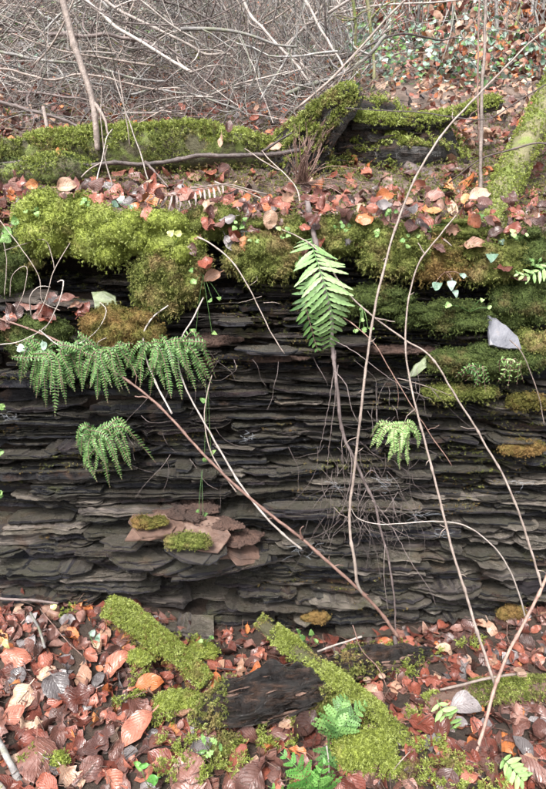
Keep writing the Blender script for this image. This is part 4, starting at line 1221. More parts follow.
# ferns in the lower right and at the edges
rt = empty("wood_fern", tuple(W(338, 745, -.42)), "bluish green fern in front of the big moss cushion", "fern")
frond(rt, [W(332, 742, -.42), W(334, 722, -.43), W(342, 704, -.42), W(347, 695, -.40)], 9, .045, .012, 'fern', up=(0, -1, .5), shape='tri', start=.25, bip=6, stalk='fern')
frond(rt, [W(335, 745, -.42), W(340, 730, -.44), W(352, 716, -.43), W(368, 702, -.40)], 9, .045, .012, 'fern', up=(0, -1, .5), shape='tri', start=.2, bip=6, stalk='fern')
frond(rt, [W(332, 745, -.42), W(328, 752, -.45), W(330, 768, -.46), W(338, 780, -.47)], 8, .035, .012, 'fern', up=(0, -1, .5), shape='tri', start=.2, bip=6, stalk='fern')
rt = empty("wood_fern", tuple(W(315, 800, -.52)), "vivid green toothed fern at the bottom edge", "fern")
frond(rt, [W(326, 806, -.5), W(312, 785, -.54), W(296, 766, -.55), W(280, 752, -.54)], 9, .062, .022, 'fern_vivid', up=(0, -1, .6), shape='tri', start=.2, bip=7, stalk='fern')
frond(rt, [W(320, 812, -.5), W(318, 790, -.54), W(322, 770, -.55), W(330, 758, -.54)], 8, .05, .02, 'fern_vivid', up=(0, -1, .6), shape='tri', start=.2, bip=7, stalk='fern')
frond(rt, [W(300, 812, -.5), W(284, 796, -.55), W(268, 786, -.56)], 7, .05, .02, 'fern_vivid', up=(0, -1, .6), shape='tri', start=.1, bip=7, stalk='fern')
rt = empty("polypody_fern", tuple(W(437, 700, -.33)), "small light green frond left of the forked cane", "fern")
frond(rt, [W(437, 700, -.33), W(443, 712, -.35), W(450, 722, -.35), (W(458, 734, -.35))], 7, .036, .012, 'fern_pale', up=(0, -1, .7), shape='even', start=.05, sub=True, stalk='fern')
rt = empty("polypody_fern", tuple(W(502, 758, -.44)), "small light green frond in the lower right corner", "fern")
frond(rt, [W(502, 758, -.46), W(510, 766, -.48), W(524, 782, -.5)], 6, .03, .012, 'fern_pale', up=(0, -1, .7), shape='even', start=.05, sub=True, stalk='fern')
rt = empty("polypody_fern", tuple(W(546, 275, .0)), "pale fern frond at the right edge above the moss slope", "fern")
frond(rt, [W(562, 262, .0), W(545, 268, -.03), W(528, 276, -.04), W(515, 272, -.04)], 10, .032, .010, 'fern_pale', up=(0, -.8, .7), shape='lance', start=.05, stalk='fern')

# ------------------------------------------------------------------ small leafy plants
LMG = {}
def plant(name, leaves, label, base, mat='green_leaf', kind='heart', stem='fern', cat="plant", group=None, sr=.0007):
    """leaves: pixel x, pixel y, depth, size; base: pixel x, pixel y, depth"""
    b = W(*base); root = empty(name, tuple(b), label, cat, group)
    mb = MB()
    for (px, py, Y, s) in leaves:
        p = W(px, py, Y)
        V, Q, UV = R.choice(LS[kind])
        mx = np.array(leaf_matrix(Vector((0, 0, 0)), Vector((R.uniform(-.3, .3), -1, R.uniform(.2, .9))).normalized(), s, .15))
        m2 = MB(); m2.add((V + np.array((.5, 0, 0))) @ mx[:3, :3].T * .85 + p, Q, 0, R.random(), UV)
        m2.build("leaf", M[mat], root)
        mid = (b + p) / 2 + np.array((0, -.005, .006))
        tube(mb, smooth_path([b, mid, p], .01), sr, 4, 0, .5, cap=False)
    mb.build("stem", M[stem], root)
    return root
plant("ivy", [(432, 288, -.08, .030), (452, 280, -.08, .030), (454, 290, -.08, .024), (466, 277, -.07, .022)], "ivy sprig of heart-shaped leaves over the dark gap by the second cane", (445, 272, -.03), 'ivy', stem='redcane')
plant("ivy", [(492, 252, -.03, .036), (515, 242, -.0, .022), (500, 240, .0, .02)], "ivy with one round leaf above the moss at the right", (500, 262, .0), 'ivy')
plant("ivy", [(16, 346, -.08, .032), (28, 344, -.08, .03), (43, 342, -.08, .026)], "bluish ivy leaves at the left edge above the big fern", (24, 338, -.05), 'ivy')
plant("seedling", [(10, 236, -.06, .032), (16, 226, -.04, .03), (4, 228, -.04, .03)], "pale green leaves at the left edge of the bright moss mound", (12, 240, -.02), 'green_leaf')
plant("seedling", [(168, 236, -.08, .022), (182, 234, -.08, .024)], "pair of pale yellow-green leaves on the moss left of the curled leaf", (176, 243, -.05), 'yellow_leaf')
plant("trailing_plant", [(196, 281, -.07, .022), (190, 268, -.07, .018), (212, 299, -.06, .015), (221, 299, -.06, .015), (196, 331, -.05, .018), (212, 333, -.05, .018)], "thin trailing plant with paired leaves hanging beside the shaggy moss", (203, 275, -.04), 'green_leaf', sr=.0005)
plant("trailing_plant", [(206, 402, -.08, .022), (211, 455, -.07, .022), (204, 462, -.07, .018)], "light green leaves hanging where the two pale stems cross the wall", (208, 385, -.04), 'green_leaf', sr=.0005)
plant("trailing_plant", [(203, 515, -.11, .016), (199, 510, -.10, .012)], "single green leaf dangling over the crumbled earth", (202, 470, -.04), 'green_leaf', sr=.0005)
plant("seedling", [(364, 333, -.07, .020), (359, 330, -.07, .018), (368, 328, -.07, .018), (362, 318, -.06, .016), (360, 310, -.06, .014)], "small herb with divided leaves right of the big fern frond", (362, 305, -.04), 'fern_pale', kind='lobed')
plant("seedling", [(4, 409, -.06, .020), (0, 404, -.06, .018)], "tiny green leaf at the left edge beside the big fern", (2, 412, -.02), 'green_leaf')
plant("seedling", [(2, 450, -.06, .020), (-3, 446, -.06, .018)], "tiny green leaf at the left edge halfway down the wall", (-2, 452, -.02), 'green_leaf')
plant("seedling", [(3, 492, -.06, .020), (1, 498, -.06, .018), (-3, 490, -.06, .018)], "small green sprig lowest on the left edge of the wall", (-2, 494, -.02), 'green_leaf')
plant("seedling", [(158, 778, -.53, .032), (142, 771, -.52, .028), (149, 764, -.52, .024)], "bright green seedling with pointed leaves at the bottom left", (150, 790, -.51), 'fern_vivid', kind='beech')
plant("seedling", [(98, 642, -.19, .026), (90, 636, -.17, .022)], "single small green leaf left of the thick mossy log", (96, 648, -.17), 'ivy')
plant("seedling", [(53, 604, -.08, .022)], "pale yellow-green leaf standing at the left foot of the wall", (52, 608, -.07), 'yellow_leaf')
plant("seedling", [(2, 640, -.2, .032)], "cream coloured leaf in the litter at the left edge", (0, 648, -.2), 'yellow_leaf')
plant("seedling", [(205, 745, -.45, .026), (214, 750, -.45, .026), (210, 738, -.44, .022), (198, 752, -.45, .022), (220, 742, -.44, .02)], "star of green clover-like leaves in front of the black log", (210, 752, -.42), 'green_leaf', kind='lobed')
plant("seedling", [(305, 640, -.09, .024), (312, 636, -.08, .022), (300, 633, -.08, .02), (318, 643, -.08, .02)], "green leaved plant at the wall foot behind the slanting branch", (308, 650, -.07), 'green_leaf')
plant("seedling", [(203, 640, -.13, .018), (210, 636, -.12, .016)], "tiny green sprig on the moss right of the thick log", (205, 648, -.12), 'green_leaf')
plant("seedling", [(352, 268 - 43, -.01, .03), (363, 226, -.01, .018)], "green leaf standing on the bank beside the tall cane", (356, 236, .0), 'green_leaf', kind='beech')
plant("seedling", [(480, 213, .06, .03), (430, 226, .0, .024)], "two green leaves under the orange litter at the stem foot", (455, 228, .05), 'green_leaf')
plant("seedling", [(445, 305, -.06, .02), (488, 308, -.06, .014), (480, 300, -.06, .014)], "small green sprigs on the dark moss shelf", (470, 312, -.04), 'fern_pale')
plant("seedling", [(120, 195, .05, .026), (112, 202, .04, .026), (130, 206, .03, .02)], "bluish clover leaves between bright moss and withered fern", (120, 208, .05), 'ivy')
for k, (px, py) in enumerate([(285, 232), (300, 262), (250, 240), (340, 225), (375, 232), (410, 240), (520, 235), (535, 262), (90, 205), (30, 210), (240, 225), (390, 215)]):
    plant("seedling", [(px + R.uniform(-6, 6), py + R.uniform(-5, 5), -.05 + R.uniform(-.02, .02), R.uniform(.012, .018)) for _ in range(4)],
          "tiny four-leaved green sprout dotted in the moss along the bank edge", (px, py + 6, -.02), 'green_leaf' if k % 2 else 'fern_pale', group="tiny sprouts in the moss")

# ------------------------------------------------------------------ canes, twigs and roots
def cane(name, pts, label, mat, r0, r1, twigs=(), cat="stem", swell=.09, wob=.0015, sides=8, group=None, jag=.0):
    A = np.array([W(a, b, c) for a, b, c in pts]); S = smooth_path(A, .009)
    n = len(S); q = np.linspace(0, 1, n)
    rs_ = S; S = S + np.stack([vnoise(np.stack([q * n * .42, np.full(n, A[0, 1] * 30 + k), np.zeros(n)], 1)) for k in range(3)], 1) * .0008
    S = S + np.stack([vnoise(np.stack([q * n * .12, np.full(n, A[0, 0] * 30 + k), np.zeros(n)], 1)) for k in range(3)], 1) * (wob + jag)
    root = empty(name, tuple(A[0]), label, cat, group)
    r0, r1 = r0 * .76, r1 * .76
    if name in ('bramble_cane', 'tall_cane', 'forked_cane', 'upright_stem') and n > 30:
        for h in range(int(n / 16)):
            i_ = R.randrange(5, n - 4); dd = unit(S[i_ + 2] - S[i_ - 2] * 1.0) * R.choice((-1, 1)); sd = unit(np.cross(dd, (0, 1, 0))) * R.choice((-1, 1)); L_ = R.uniform(.004, .018) if h % 5 else R.uniform(.02, .05)
            m_ = MB(); tube(m_, np.array([S[i_], S[i_] + (dd * .5 + sd) * L_ * .5, S[i_] + (dd + sd * 1.2 + (0, -.1, 0)) * L_ * .7]), np.array((.0013, .001, .0006)), 4, 0, .5); m_.build("spur", M[mat], root)
    mb = MB(); tube(mb, S, np.linspace(r0, r1, n), sides, 0, R.random(), .22, 140, swell=swell)
    mb.build("stem", M[mat], root)
    for tw in twigs:
        B = smooth_path(np.array([W(a, b, c) for a, b, c in tw]), .008); m = len(B)
        B = B + RN.normal(0, .0006, B.shape)
        mb = MB(); tube(mb, B, np.linspace(r1 * .7, r1 * .3, m), 5, 0, R.random(), .1, 120)
        mb.build("twig", M[mat], root)
    return root

cane("bramble_cane", [(-20, 312, -.05), (20, 326, -.06), (62, 343, -.08), (100, 362, -.09), (132, 384, -.10), (165, 412, -.11), (200, 450, -.12), (235, 485, -.13), (268, 513, -.13), (300, 538, -.13), (345, 577, -.12), (375, 606, -.11), (398, 637, -.10)],
     "long reddish cane slanting down across the whole wall to the dark root", 'redcane', .0028, .0058, [[(303, 540, -.13), (300, 530, -.14), (304, 526, -.14)], [(150, 398, -.1), (135, 396, -.11)]])
cane("pale_stem", [(203, 298, -.05), (193, 318, -.07), (181, 340, -.08), (179, 365, -.09), (187, 392, -.10), (205, 425, -.11), (228, 465, -.12), (252, 500, -.13), (275, 527, -.14), (302, 549, -.13)],
     "pale stem curving down from the shaggy moss to join the reddish cane", 'pale', .0022, .0036)
cane("pale_stem", [(168, 306, -.04), (152, 318, -.06), (143, 335, -.08), (146, 358, -.08), (156, 382, -.09), (166, 402, -.10), (172, 414, -.11)],
     "short pale stem arching over the middle fern to the reddish cane", 'pale', .0022, .0030)
cane("pale_stem", [(212, 375, -.07), (206, 400, -.09), (205, 425, -.10), (210, 450, -.11), (222, 472, -.12), (236, 492, -.13)],
     "thin pale stem between the two crossing stems", 'cane', .0016, .0024)
cane("tall_cane", [(560, 18, .02), (520, 52, .0), (480, 93, -.02), (445, 130, -.04), (418, 172, -.06), (398, 220, -.08), (384, 270, -.09), (373, 315, -.10), (366, 370, -.11), (360, 425, -.12), (353, 480, -.12), (350, 525, -.12), (354, 560, -.12), (358, 584, -.12), (363, 594, -.112)],
     "tall grey-brown cane bending from the upper right corner to the reddish cane", 'cane', .0022, .0050, swell=.11)
cane("tall_cane", [(457, 215, -.02), (440, 235, -.05), (420, 262, -.07), (410, 295, -.08), (405, 335, -.10), (408, 370, -.11), (418, 415, -.13), (430, 460, -.15), (440, 500, -.17), (452, 548, -.2), (468, 600, -.23), (480, 640, -.26), (495, 686, -.29)],
     "upright cane from the bank edge down to the forked cane at lower right", 'cane', .0020, .0046, [[(444, 240, -.05), (452, 246, -.06)], [(425, 255, -.06), (418, 243, -.06)]], swell=.10)
cane("tall_cane", [(262, 222, .0), (292, 234, -.03), (318, 250, -.06), (345, 290, -.10), (375, 318, -.10), (405, 340, -.10), (432, 358, -.11), (455, 395, -.12), (480, 435, -.13), (503, 475, -.14), (520, 515, -.15), (533, 555, -.16), (542, 588, -.17)],
     "long bent cane from the fern to the fork at the right edge", 'cane', .0018, .0038, [[(375, 318, -.10), (395, 322, -.11)]], swell=.10)
cane("forked_cane", [(476, 758, -.42), (484, 728, -.38), (494, 692, -.33), (508, 655, -.27), (524, 622, -.22), (541, 590, -.17), (560, 540, -.15)],
     "stout reddish forked cane rising from the lower right floor", 'redcane', .0052, .0048, swell=.12)
cane("arched_stem", [(350, 508, -.05), (358, 518, -.10), (380, 524, -.12), (405, 523, -.13), (438, 521, -.13), (465, 526, -.13), (490, 543, -.13), (508, 566, -.13), (519, 592, -.13), (525, 618, -.12)],
     "smooth pale arched stem looping over the lower right wall", 'pale', .0012, .0030, swell=0)
cane("upright_stem", [(480, 212, .16), (481, 160, .17), (482, 100, .18), (484, 50, .19), (486, -20, .2)], "thin straight brown stem rising on the right of the bank", 'cane', .0062, .0045, swell=.14)
cane("upright_stem", [(480, 150, .22), (478, 80, .23), (480, -20, .24)], "slim darker stem pressed close behind the straight brown stem", 'redcane', .0035, .0028)
cane("sapling", [(98, 150, .36), (96, 122, .36), (90, 92, .37), (80, 62, .38), (71, 36, .39), (60, -10, .4)], "tan sapling stem rising left of the brush pile", 'cane', .0105, .0125,
     [[(92, 100, .37), (104, 118, .35), (108, 135, .34)]], swell=.2, sides=10)
cane("bramble_cane", [(546, 84, .02), (520, 100, .02), (490, 118, .03), (460, 118, .05), (420, 112, .08), (380, 110, .12), (345, 108, .16)], "thin dark bramble arching over the rotten log from the right", 'darkstick', .0020, .0015)
cane("bramble_cane", [(566, 150, .1), (540, 143, .12), (510, 150, .15), (480, 160, .2), (455, 178, .25), (440, 190, .3)], "dark arched bramble in front of the leaning trunk", 'darkstick', .0035, .0022)
cane("hooked_twig", [(197, 237, -.06), (212, 245, -.08), (232, 262, -.09), (248, 285, -.10), (258, 306, -.10), (270, 332, -.11), (284, 354, -.11)],
     "pale twig with side spurs hanging from the moss towards the wall centre", 'cane', .0022, .0013, [[(250, 285, -.1), (257, 280, -.11), (256, 276, -.11)], [(262, 296, -.1), (250, 300, -.1), (238, 303, -.1)], [(264, 303, -.1), (273, 302, -.11), (280, 304, -.11)]], swell=.05)
cane("hanging_root", [(306, 196, .03), (311, 215, .0), (316, 240, -.03), (322, 275, -.04), (329, 310, -.06), (333, 345, -.07), (338, 390, -.08), (343, 430, -.08), (352, 455, -.09), (362, 480, -.09), (374, 505, -.09), (380, 530, -.09), (388, 560, -.09), (393, 590, -.09), (396, 640, -.09)],
     "grey stick hanging from the bank beside the fern, ending in long dark rootlets", 'root', .0085, .0022,
     [[(336, 350, -.07), (331, 390, -.09), (325, 425, -.09), (318, 455, -.09)], [(338, 365, -.08), (335, 400, -.09), (330, 440, -.10), (326, 480, -.10)],
      [(343, 430, -.08), (342, 450, -.09), (345, 490, -.09), (342, 508, -.09)], [(334, 340, -.08), (355, 352, -.08), (372, 365, -.09), (392, 380, -.09), (420, 395, -.09), (432, 400, -.09)],
      [(372, 500, -.09), (388, 520, -.09), (410, 560, -.10), (430, 590, -.10), (436, 605, -.10)], [(362, 480, -.09), (372, 470, -.1), (380, 478, -.1), (392, 485, -.1)],
      [(350, 450, -.09), (352, 470, -.10), (346, 500, -.09), (336, 520, -.09)], [(366, 490, -.09), (358, 510, -.09), (362, 540, -.09)], [(378, 520, -.09), (400, 532, -.09), (415, 540, -.09)],
      [(385, 545, -.09), (384, 575, -.09), (388, 610, -.09)], [(334, 370, -.08), (346, 385, -.09), (352, 410, -.09), (362, 428, -.09)]], wob=.004, cat="root")
cane("bent_twig", [(343, 318, -.06), (358, 328, -.09), (376, 345, -.10), (392, 372, -.10), (408, 400, -.11), (428, 430, -.11), (445, 455, -.11), (452, 466, -.11)],
     "thin reddish twig zigzagging down between the two tall canes", 'redcane', .0016, .0014, [[(392, 372, -.1), (398, 390, -.1), (398, 410, -.1)], [(428, 430, -.11), (440, 425, -.11)]])
cane("bent_twig", [(397, 378, -.08), (420, 384, -.09), (442, 392, -.09), (452, 396, -.09)], "short grey side twig right of the tall cane", 'cane', .0016, .0010, [[(430, 387, -.09), (440, 400, -.09)]])
cane("bent_twig", [(510, 340, -.08), (522, 352, -.09), (532, 375, -.09), (540, 400, -.09), (545, 425, -.09)], "thin pale twig beside the right edge below the grey slate", 'cane', .0018, .0012)
cane("dark_root", [(394, 636, -.10), (397, 655, -.12), (391, 672, -.14), (394, 690, -.17), (392, 706, -.19)], "twisted dark root stub standing on the floor below the reddish cane", 'darkstick', .0075, .010, [[(398, 645, -.12), (401, 660, -.14), (399, 680, -.16)], [(392, 660, -.12), (387, 680, -.15), (388, 700, -.18)]], wob=.004, cat="root")
cane("fallen_stick", [(-20, 166, .34), (30, 162, .33), (80, 164, .33), (120, 164, .33), (165, 161, .33), (205, 156, .33), (250, 154, .33), (300, 150, .34)], "long dark stick lying along the front of the left log", 'darkstick', .0075, .0085,
     [[(145, 162, .33), (155, 172, .29), (168, 187, .25)], [(262, 152, .33), (280, 140, .32), (292, 133, .32)]], wob=.005, cat="stick")
cane("fallen_stick", [(318, 652, -.11), (338, 644, -.11), (362, 636, -.10)], "short pale stick pointing right at the wall foot in the middle", 'pale', .0038, .0036, cat="stick")
cane("fallen_stick", [(440, 690, -.26), (470, 683, -.28), (500, 676, -.28), (520, 673, -.27)], "pale stick with a cut end resting on the right-hand mossy log", 'cane', .0040, .0042, cat="stick")
slab("bracket_fungus", 520, 672, -.28, .024, .02, .010, 0, 0, 0, M['mushroom'], "pale rounded fungus at the end of the cut stick", "mushroom", seed=3)
cane("fallen_stick", [(-12, 720, -.42), (4, 752, -.46), (16, 775, -.49), (34, 805, -.52)], "lichen-covered grey stick in the bottom left corner", 'greystick', .008, .009, cat="stick")
cane("fallen_stick", [(-10, 770, -.5), (4, 790, -.53)], "second pale stick in the extreme bottom left corner", 'pale', .006, .006, cat="stick")
cane("fallen_stick", [(-10, 598, -.07), (30, 600, -.08), (58, 604, -.08)], "dark stick along the foot of the wall at the left edge", 'darkstick', .005, .004, cat="stick")
cane("fallen_stick", [(30, 612, -.13), (38, 628, -.16), (44, 648, -.2)], "short mossy grey stick among leaves under the left wall foot", 'greystick', .004, .0045, cat="stick")
cane("fallen_stick", [(40, 608, -.12), (60, 634, -.16), (82, 655, -.2)], "thin reddish twig on the leaves at the left", 'redcane', .0012, .0016, cat="stick")
cane("fallen_stick", [(215, 668, -.17), (245, 670, -.17), (275, 668, -.17), (300, 660, -.18)], "thin dark twig lying between the two mossy logs", 'darkstick', .0022, .0016, cat="stick")
cane("fallen_stick", [(352, 626, -.16), (362, 650, -.18), (378, 668, -.2), (388, 690, -.22)], "thin bent twig standing over the black log's far end", 'redcane', .0018, .0016, cat="stick")
cane("dry_stalk", [(328, 800, -.5), (329, 770, -.5), (327, 745, -.48)], "pale dry stalk standing by the bottom fern", 'pale', .0022, .0016)
cane("dry_stalk", [(340, 772, -.46), (370, 772, -.47), (398, 776, -.47)], "reddish dry stalk lying across the moss cushion", 'redcane', .0018, .0014)
cane("dry_stalk", [(394, 800, -.48), (392, 776, -.47), (400, 762, -.46), (410, 752, -.45)], "forked pale stalk before the lower end of the mossy branch", 'cane', .0014, .0012, [[(393, 785, -.47), (405, 792, -.47)]])
# looping dry stems before the hollow on the left
LOOPS = [
 ([(2, 232, -.05), (6, 262, -.06), (4, 295, -.06)], "straight thin pale stem at the left edge"),
 ([(0, 220, -.04), (18, 245, -.06), (38, 275, -.07), (42, 300, -.07), (60, 310, -.07)], "thin stem curving down past the left of the bright mound"),
 ([(4, 250, -.04), (24, 244, -.05), (44, 240, -.06), (52, 258, -.06), (54, 270, -.06)], "short hooked stem below the left of the bright mound"),
 ([(70, 242, -.05), (56, 268, -.06), (46, 296, -.07), (38, 315, -.07)], "thin straight stem leaning left across the dark hollow"),
 ([(10, 296, -.05), (12, 275, -.07), (26, 267, -.07), (24, 290, -.07), (16, 310, -.07)], "small looped dry tendril at the left of the hollow"),
 ([(32, 316, -.05), (30, 295, -.08), (40, 286, -.08), (50, 287, -.07)], "pale tendril hooking left in the hollow"),
 ([(58, 282, -.07), (64, 281, -.08), (60, 300, -.09), (52, 318, -.09), (44, 330, -.08)], "thick pale hooked stem standing in the hollow"),
 ([(-5, 345, -.07), (18, 342, -.08), (36, 334, -.09), (46, 326, -.09)], "pale runner joining the hollow tendrils from the left edge"),
 ([(40, 330, -.08), (60, 345, -.09), (80, 343, -.09), (98, 330, -.08), (107, 311, -.07), (100, 302, -.06)], "pale stem looping round the brownish moss mound"),
 ([(98, 352, -.08), (98, 342, -.09), (106, 338, -.09)], "tiny hooked spur below the brownish moss mound")]
for k, (p, lb) in enumerate(LOOPS):
    cane("dry_tendril", p, lb, 'pale' if k in (5, 6, 7, 8, 9) else 'cane', .0022 if k in (5, 6, 7, 8) else .0012, .0012, swell=0, sides=6)
for k, (p, lb) in enumerate([
 ([(268, 195, .0), (230, 184, .02), (208, 186, .04), (180, 190, .07)], "arching grey twig over the withered fern"),
 ([(272, 204, .0), (245, 190, .02), (215, 182, .05)], "second arching grey twig above the withered fern"),
 ([(95, 200, .2), (100, 170, .25), (105, 140, .28), (112, 130, .3)], "pale split stick standing in the twig knot before the left log"),
 ([(82, 178, .25), (92, 168, .27), (103, 160, .27), (108, 145, .28)], "short bent twig in the knot before the left log"),
 ([(112, 185, .24), (106, 160, .28), (101, 120, .3), (102, 85, .32)], "dark thin stalk rising from the twig knot"),
 ([(148, 180, .25), (135, 140, .3), (122, 100, .32), (112, 72, .34)], "slim pale stalk leaning left behind the twig knot"),
 ([(118, 70, .34), (125, 110, .32), (130, 145, .3)], "thin vertical straw beside the slim pale stalk"),
 ([(280, 170, .28), (262, 160, .3), (245, 148, .32)], "small grey branching twig left of the snag"),
 ([(300, 205, .15), (296, 185, .2), (270, 160, .26), (262, 150, .28)], "grey twig slanting up from the stick towards the left"),
 ([(46, 128, .5), (45, 116, .52), (44, 108, .54)], "broken white birch stub before the brush pile")]):
    cane("thin_twig", p, lb, 'pale' if k in (2, 5) else 'cane', .0085 if k == 9 else .0026, .008 if k == 9 else .0016, swell=0, sides=7, cat="twig", wob=.003)

# brown wiry fern stalks below the snag
root = empty("dead_fern_stalks", tuple(W(302, 182, .24)), "tuft of wiry red-brown dead stalks spreading below the broken snag", "dead fern")
for k in range(60):
    a = R.uniform(-2.7, .5) if k % 3 else R.uniform(-1.9, -1.1)
    L = R.uniform(20, 62)
    ex, ey = 302 + math.cos(a) * L * (1.3 if math.sin(a) > -.3 else .5), 182 + math.sin(a) * L
    if math.sin(a) > -.1: ey = 182 + abs(R.gauss(6, 12))
    b = W(302 + R.uniform(-6, 6), 184, .24); e = W(ex, ey, .20 + R.uniform(-.06, .05))
    mb = MB(); tube(mb, smooth_path([b, (b + e) / 2 + RN.normal(0, .006, 3) + np.array((0, -.01, .01)), e], .012), np.linspace(.0016, .0009, len(smooth_path([b, (b + e) / 2, e], .012))), 4, 0, R.random(), cap=False) if False else None
    S = smooth_path([b, (b + e) / 2 + RN.normal(0, .006, 3) + np.array((0, -.01, .01)), e], .012)
    tube(mb, S, np.linspace(.0013, .0007, len(S)), 4, 0, R.random(), cap=False)
    mb.build("stalk", M['redcane'], root)

# fine rootlets hanging against the wall
mb = MB()
for k in range(130):
    if k < 90: x0 = R.gauss(362, 26); y0 = R.uniform(440, 520); L = R.uniform(20, 70)
    else: x0 = R.uniform(120, 440); y0 = R.uniform(350, 470); L = R.uniform(25, 60)
    p = [(x0, y0)]; a = R.gauss(1.35, .45)
    for j in range(4):
        a += R.gauss(0, .35); p.append((p[-1][0] + math.cos(a) * L / 4, p[-1][1] + math.sin(a) * L / 4))
    S = smooth_path([W(q[0], q[1], -.06 + R.uniform(-.02, .02)) for q in p], .01)
    tube(mb, S, np.linspace(.0007, .0003, len(S)), 3, 0, R.random(), cap=False)
tag(mb.build("fine_rootlets", M['root']), "web of hair-thin rootlets hanging against the wall around the hanging root", "roots", kind='stuff')

# cobwebs caught on the slates
for (px, py, s, lb) in [(385, 485, 20, "torn cobweb on slates below the pale fern tuft"), (418, 515, 22, "torn cobweb above the arched stem"), (302, 552, 18, "cobweb behind the slanting reddish cane"), (8, 418, 12, "cobweb at the left edge of the wall"),
                        (335, 488, 12, "small cobweb left of the tall cane"), (522, 484, 14, "cobweb on the slates at the right edge"), (248, 438, 12, "faint cobweb in the upper centre of the wall"), (440, 535, 12, "little cobweb under the arched stem")]:
    mb = MB(); c = (px, py)
    for k in range(14):
        a = R.uniform(0, 6.28); l1 = R.uniform(.2, 1) * s; a2 = a + R.gauss(0, .5); b_ = (px + R.gauss(0, s * .3), py + R.gauss(0, s * .2))
        P_ = [W(b_[0], b_[1], -.03), W(b_[0] + math.cos(a) * l1 * .5, b_[1] + math.sin(a) * l1 * .25, -.035), W(b_[0] + math.cos(a2) * l1, b_[1] + math.sin(a2) * l1 * .5, -.025)]
        tube(mb, np.array(P_), .00020, 3, 0, .5, cap=False)
    tag(mb.build("cobweb", M['web']), lb, "cobweb")

# two acorn-coloured mushrooms by the dark root
def mushroom(px, py, Y, s, label):
    c = W(px, py, Y); root = empty("mushroom", tuple(c), label, "mushroom")
    mb = MB(); a = np.linspace(0, math.pi / 2, 6); n = 14
    prof_ = [(math.sin(t) * s, math.cos(t) * s * .55) for t in a] + [(s * .85, -.1 * s), (s * .3, .02 * s)]
    th = np.linspace(0, 2 * math.pi, n, endpoint=False)
    V = np.vstack([np.stack([np.cos(th) * max(r_, 1e-4), np.sin(th) * max(r_, 1e-4), np.full(n, z_)], 1) for r_, z_ in prof_]) + c
    i = np.arange(len(prof_) - 1)[:, None] * n; j = np.arange(n)[None, :]; j2 = (j + 1) % n
    mb.add(V, np.stack([i + j, i + n + j, i + n + j2, i + j2], -1).reshape(-1, 4)); mb.build("cap", M['mushroom'], root)
    mb = MB(); tube(mb, np.array([c + (0, 0, -.9 * s), c + (0, 0, -.3 * s), c + (0, 0, .1 * s)]), s * .28, 8); mb.build("stem", M['mushroom'], root)
mushroom(367, 680, -.20, .011, "left one of two small tan mushrooms beside the dark root")
mushroom(382, 676, -.20, .010, "right, smaller one of two tan mushrooms beside the dark root")

# ------------------------------------------------------------------ brush pile behind the logs
def bent(p0, d, L, n=6, curve=.25, rr=R):
    pts = [np.array(p0, float)]; d = unit(np.array(d, float))
    for k in range(n):
        d = unit(d + RN.normal(0, curve / 2, 3)); pts.append(pts[-1] + d * L / n)
    return np.array(pts)

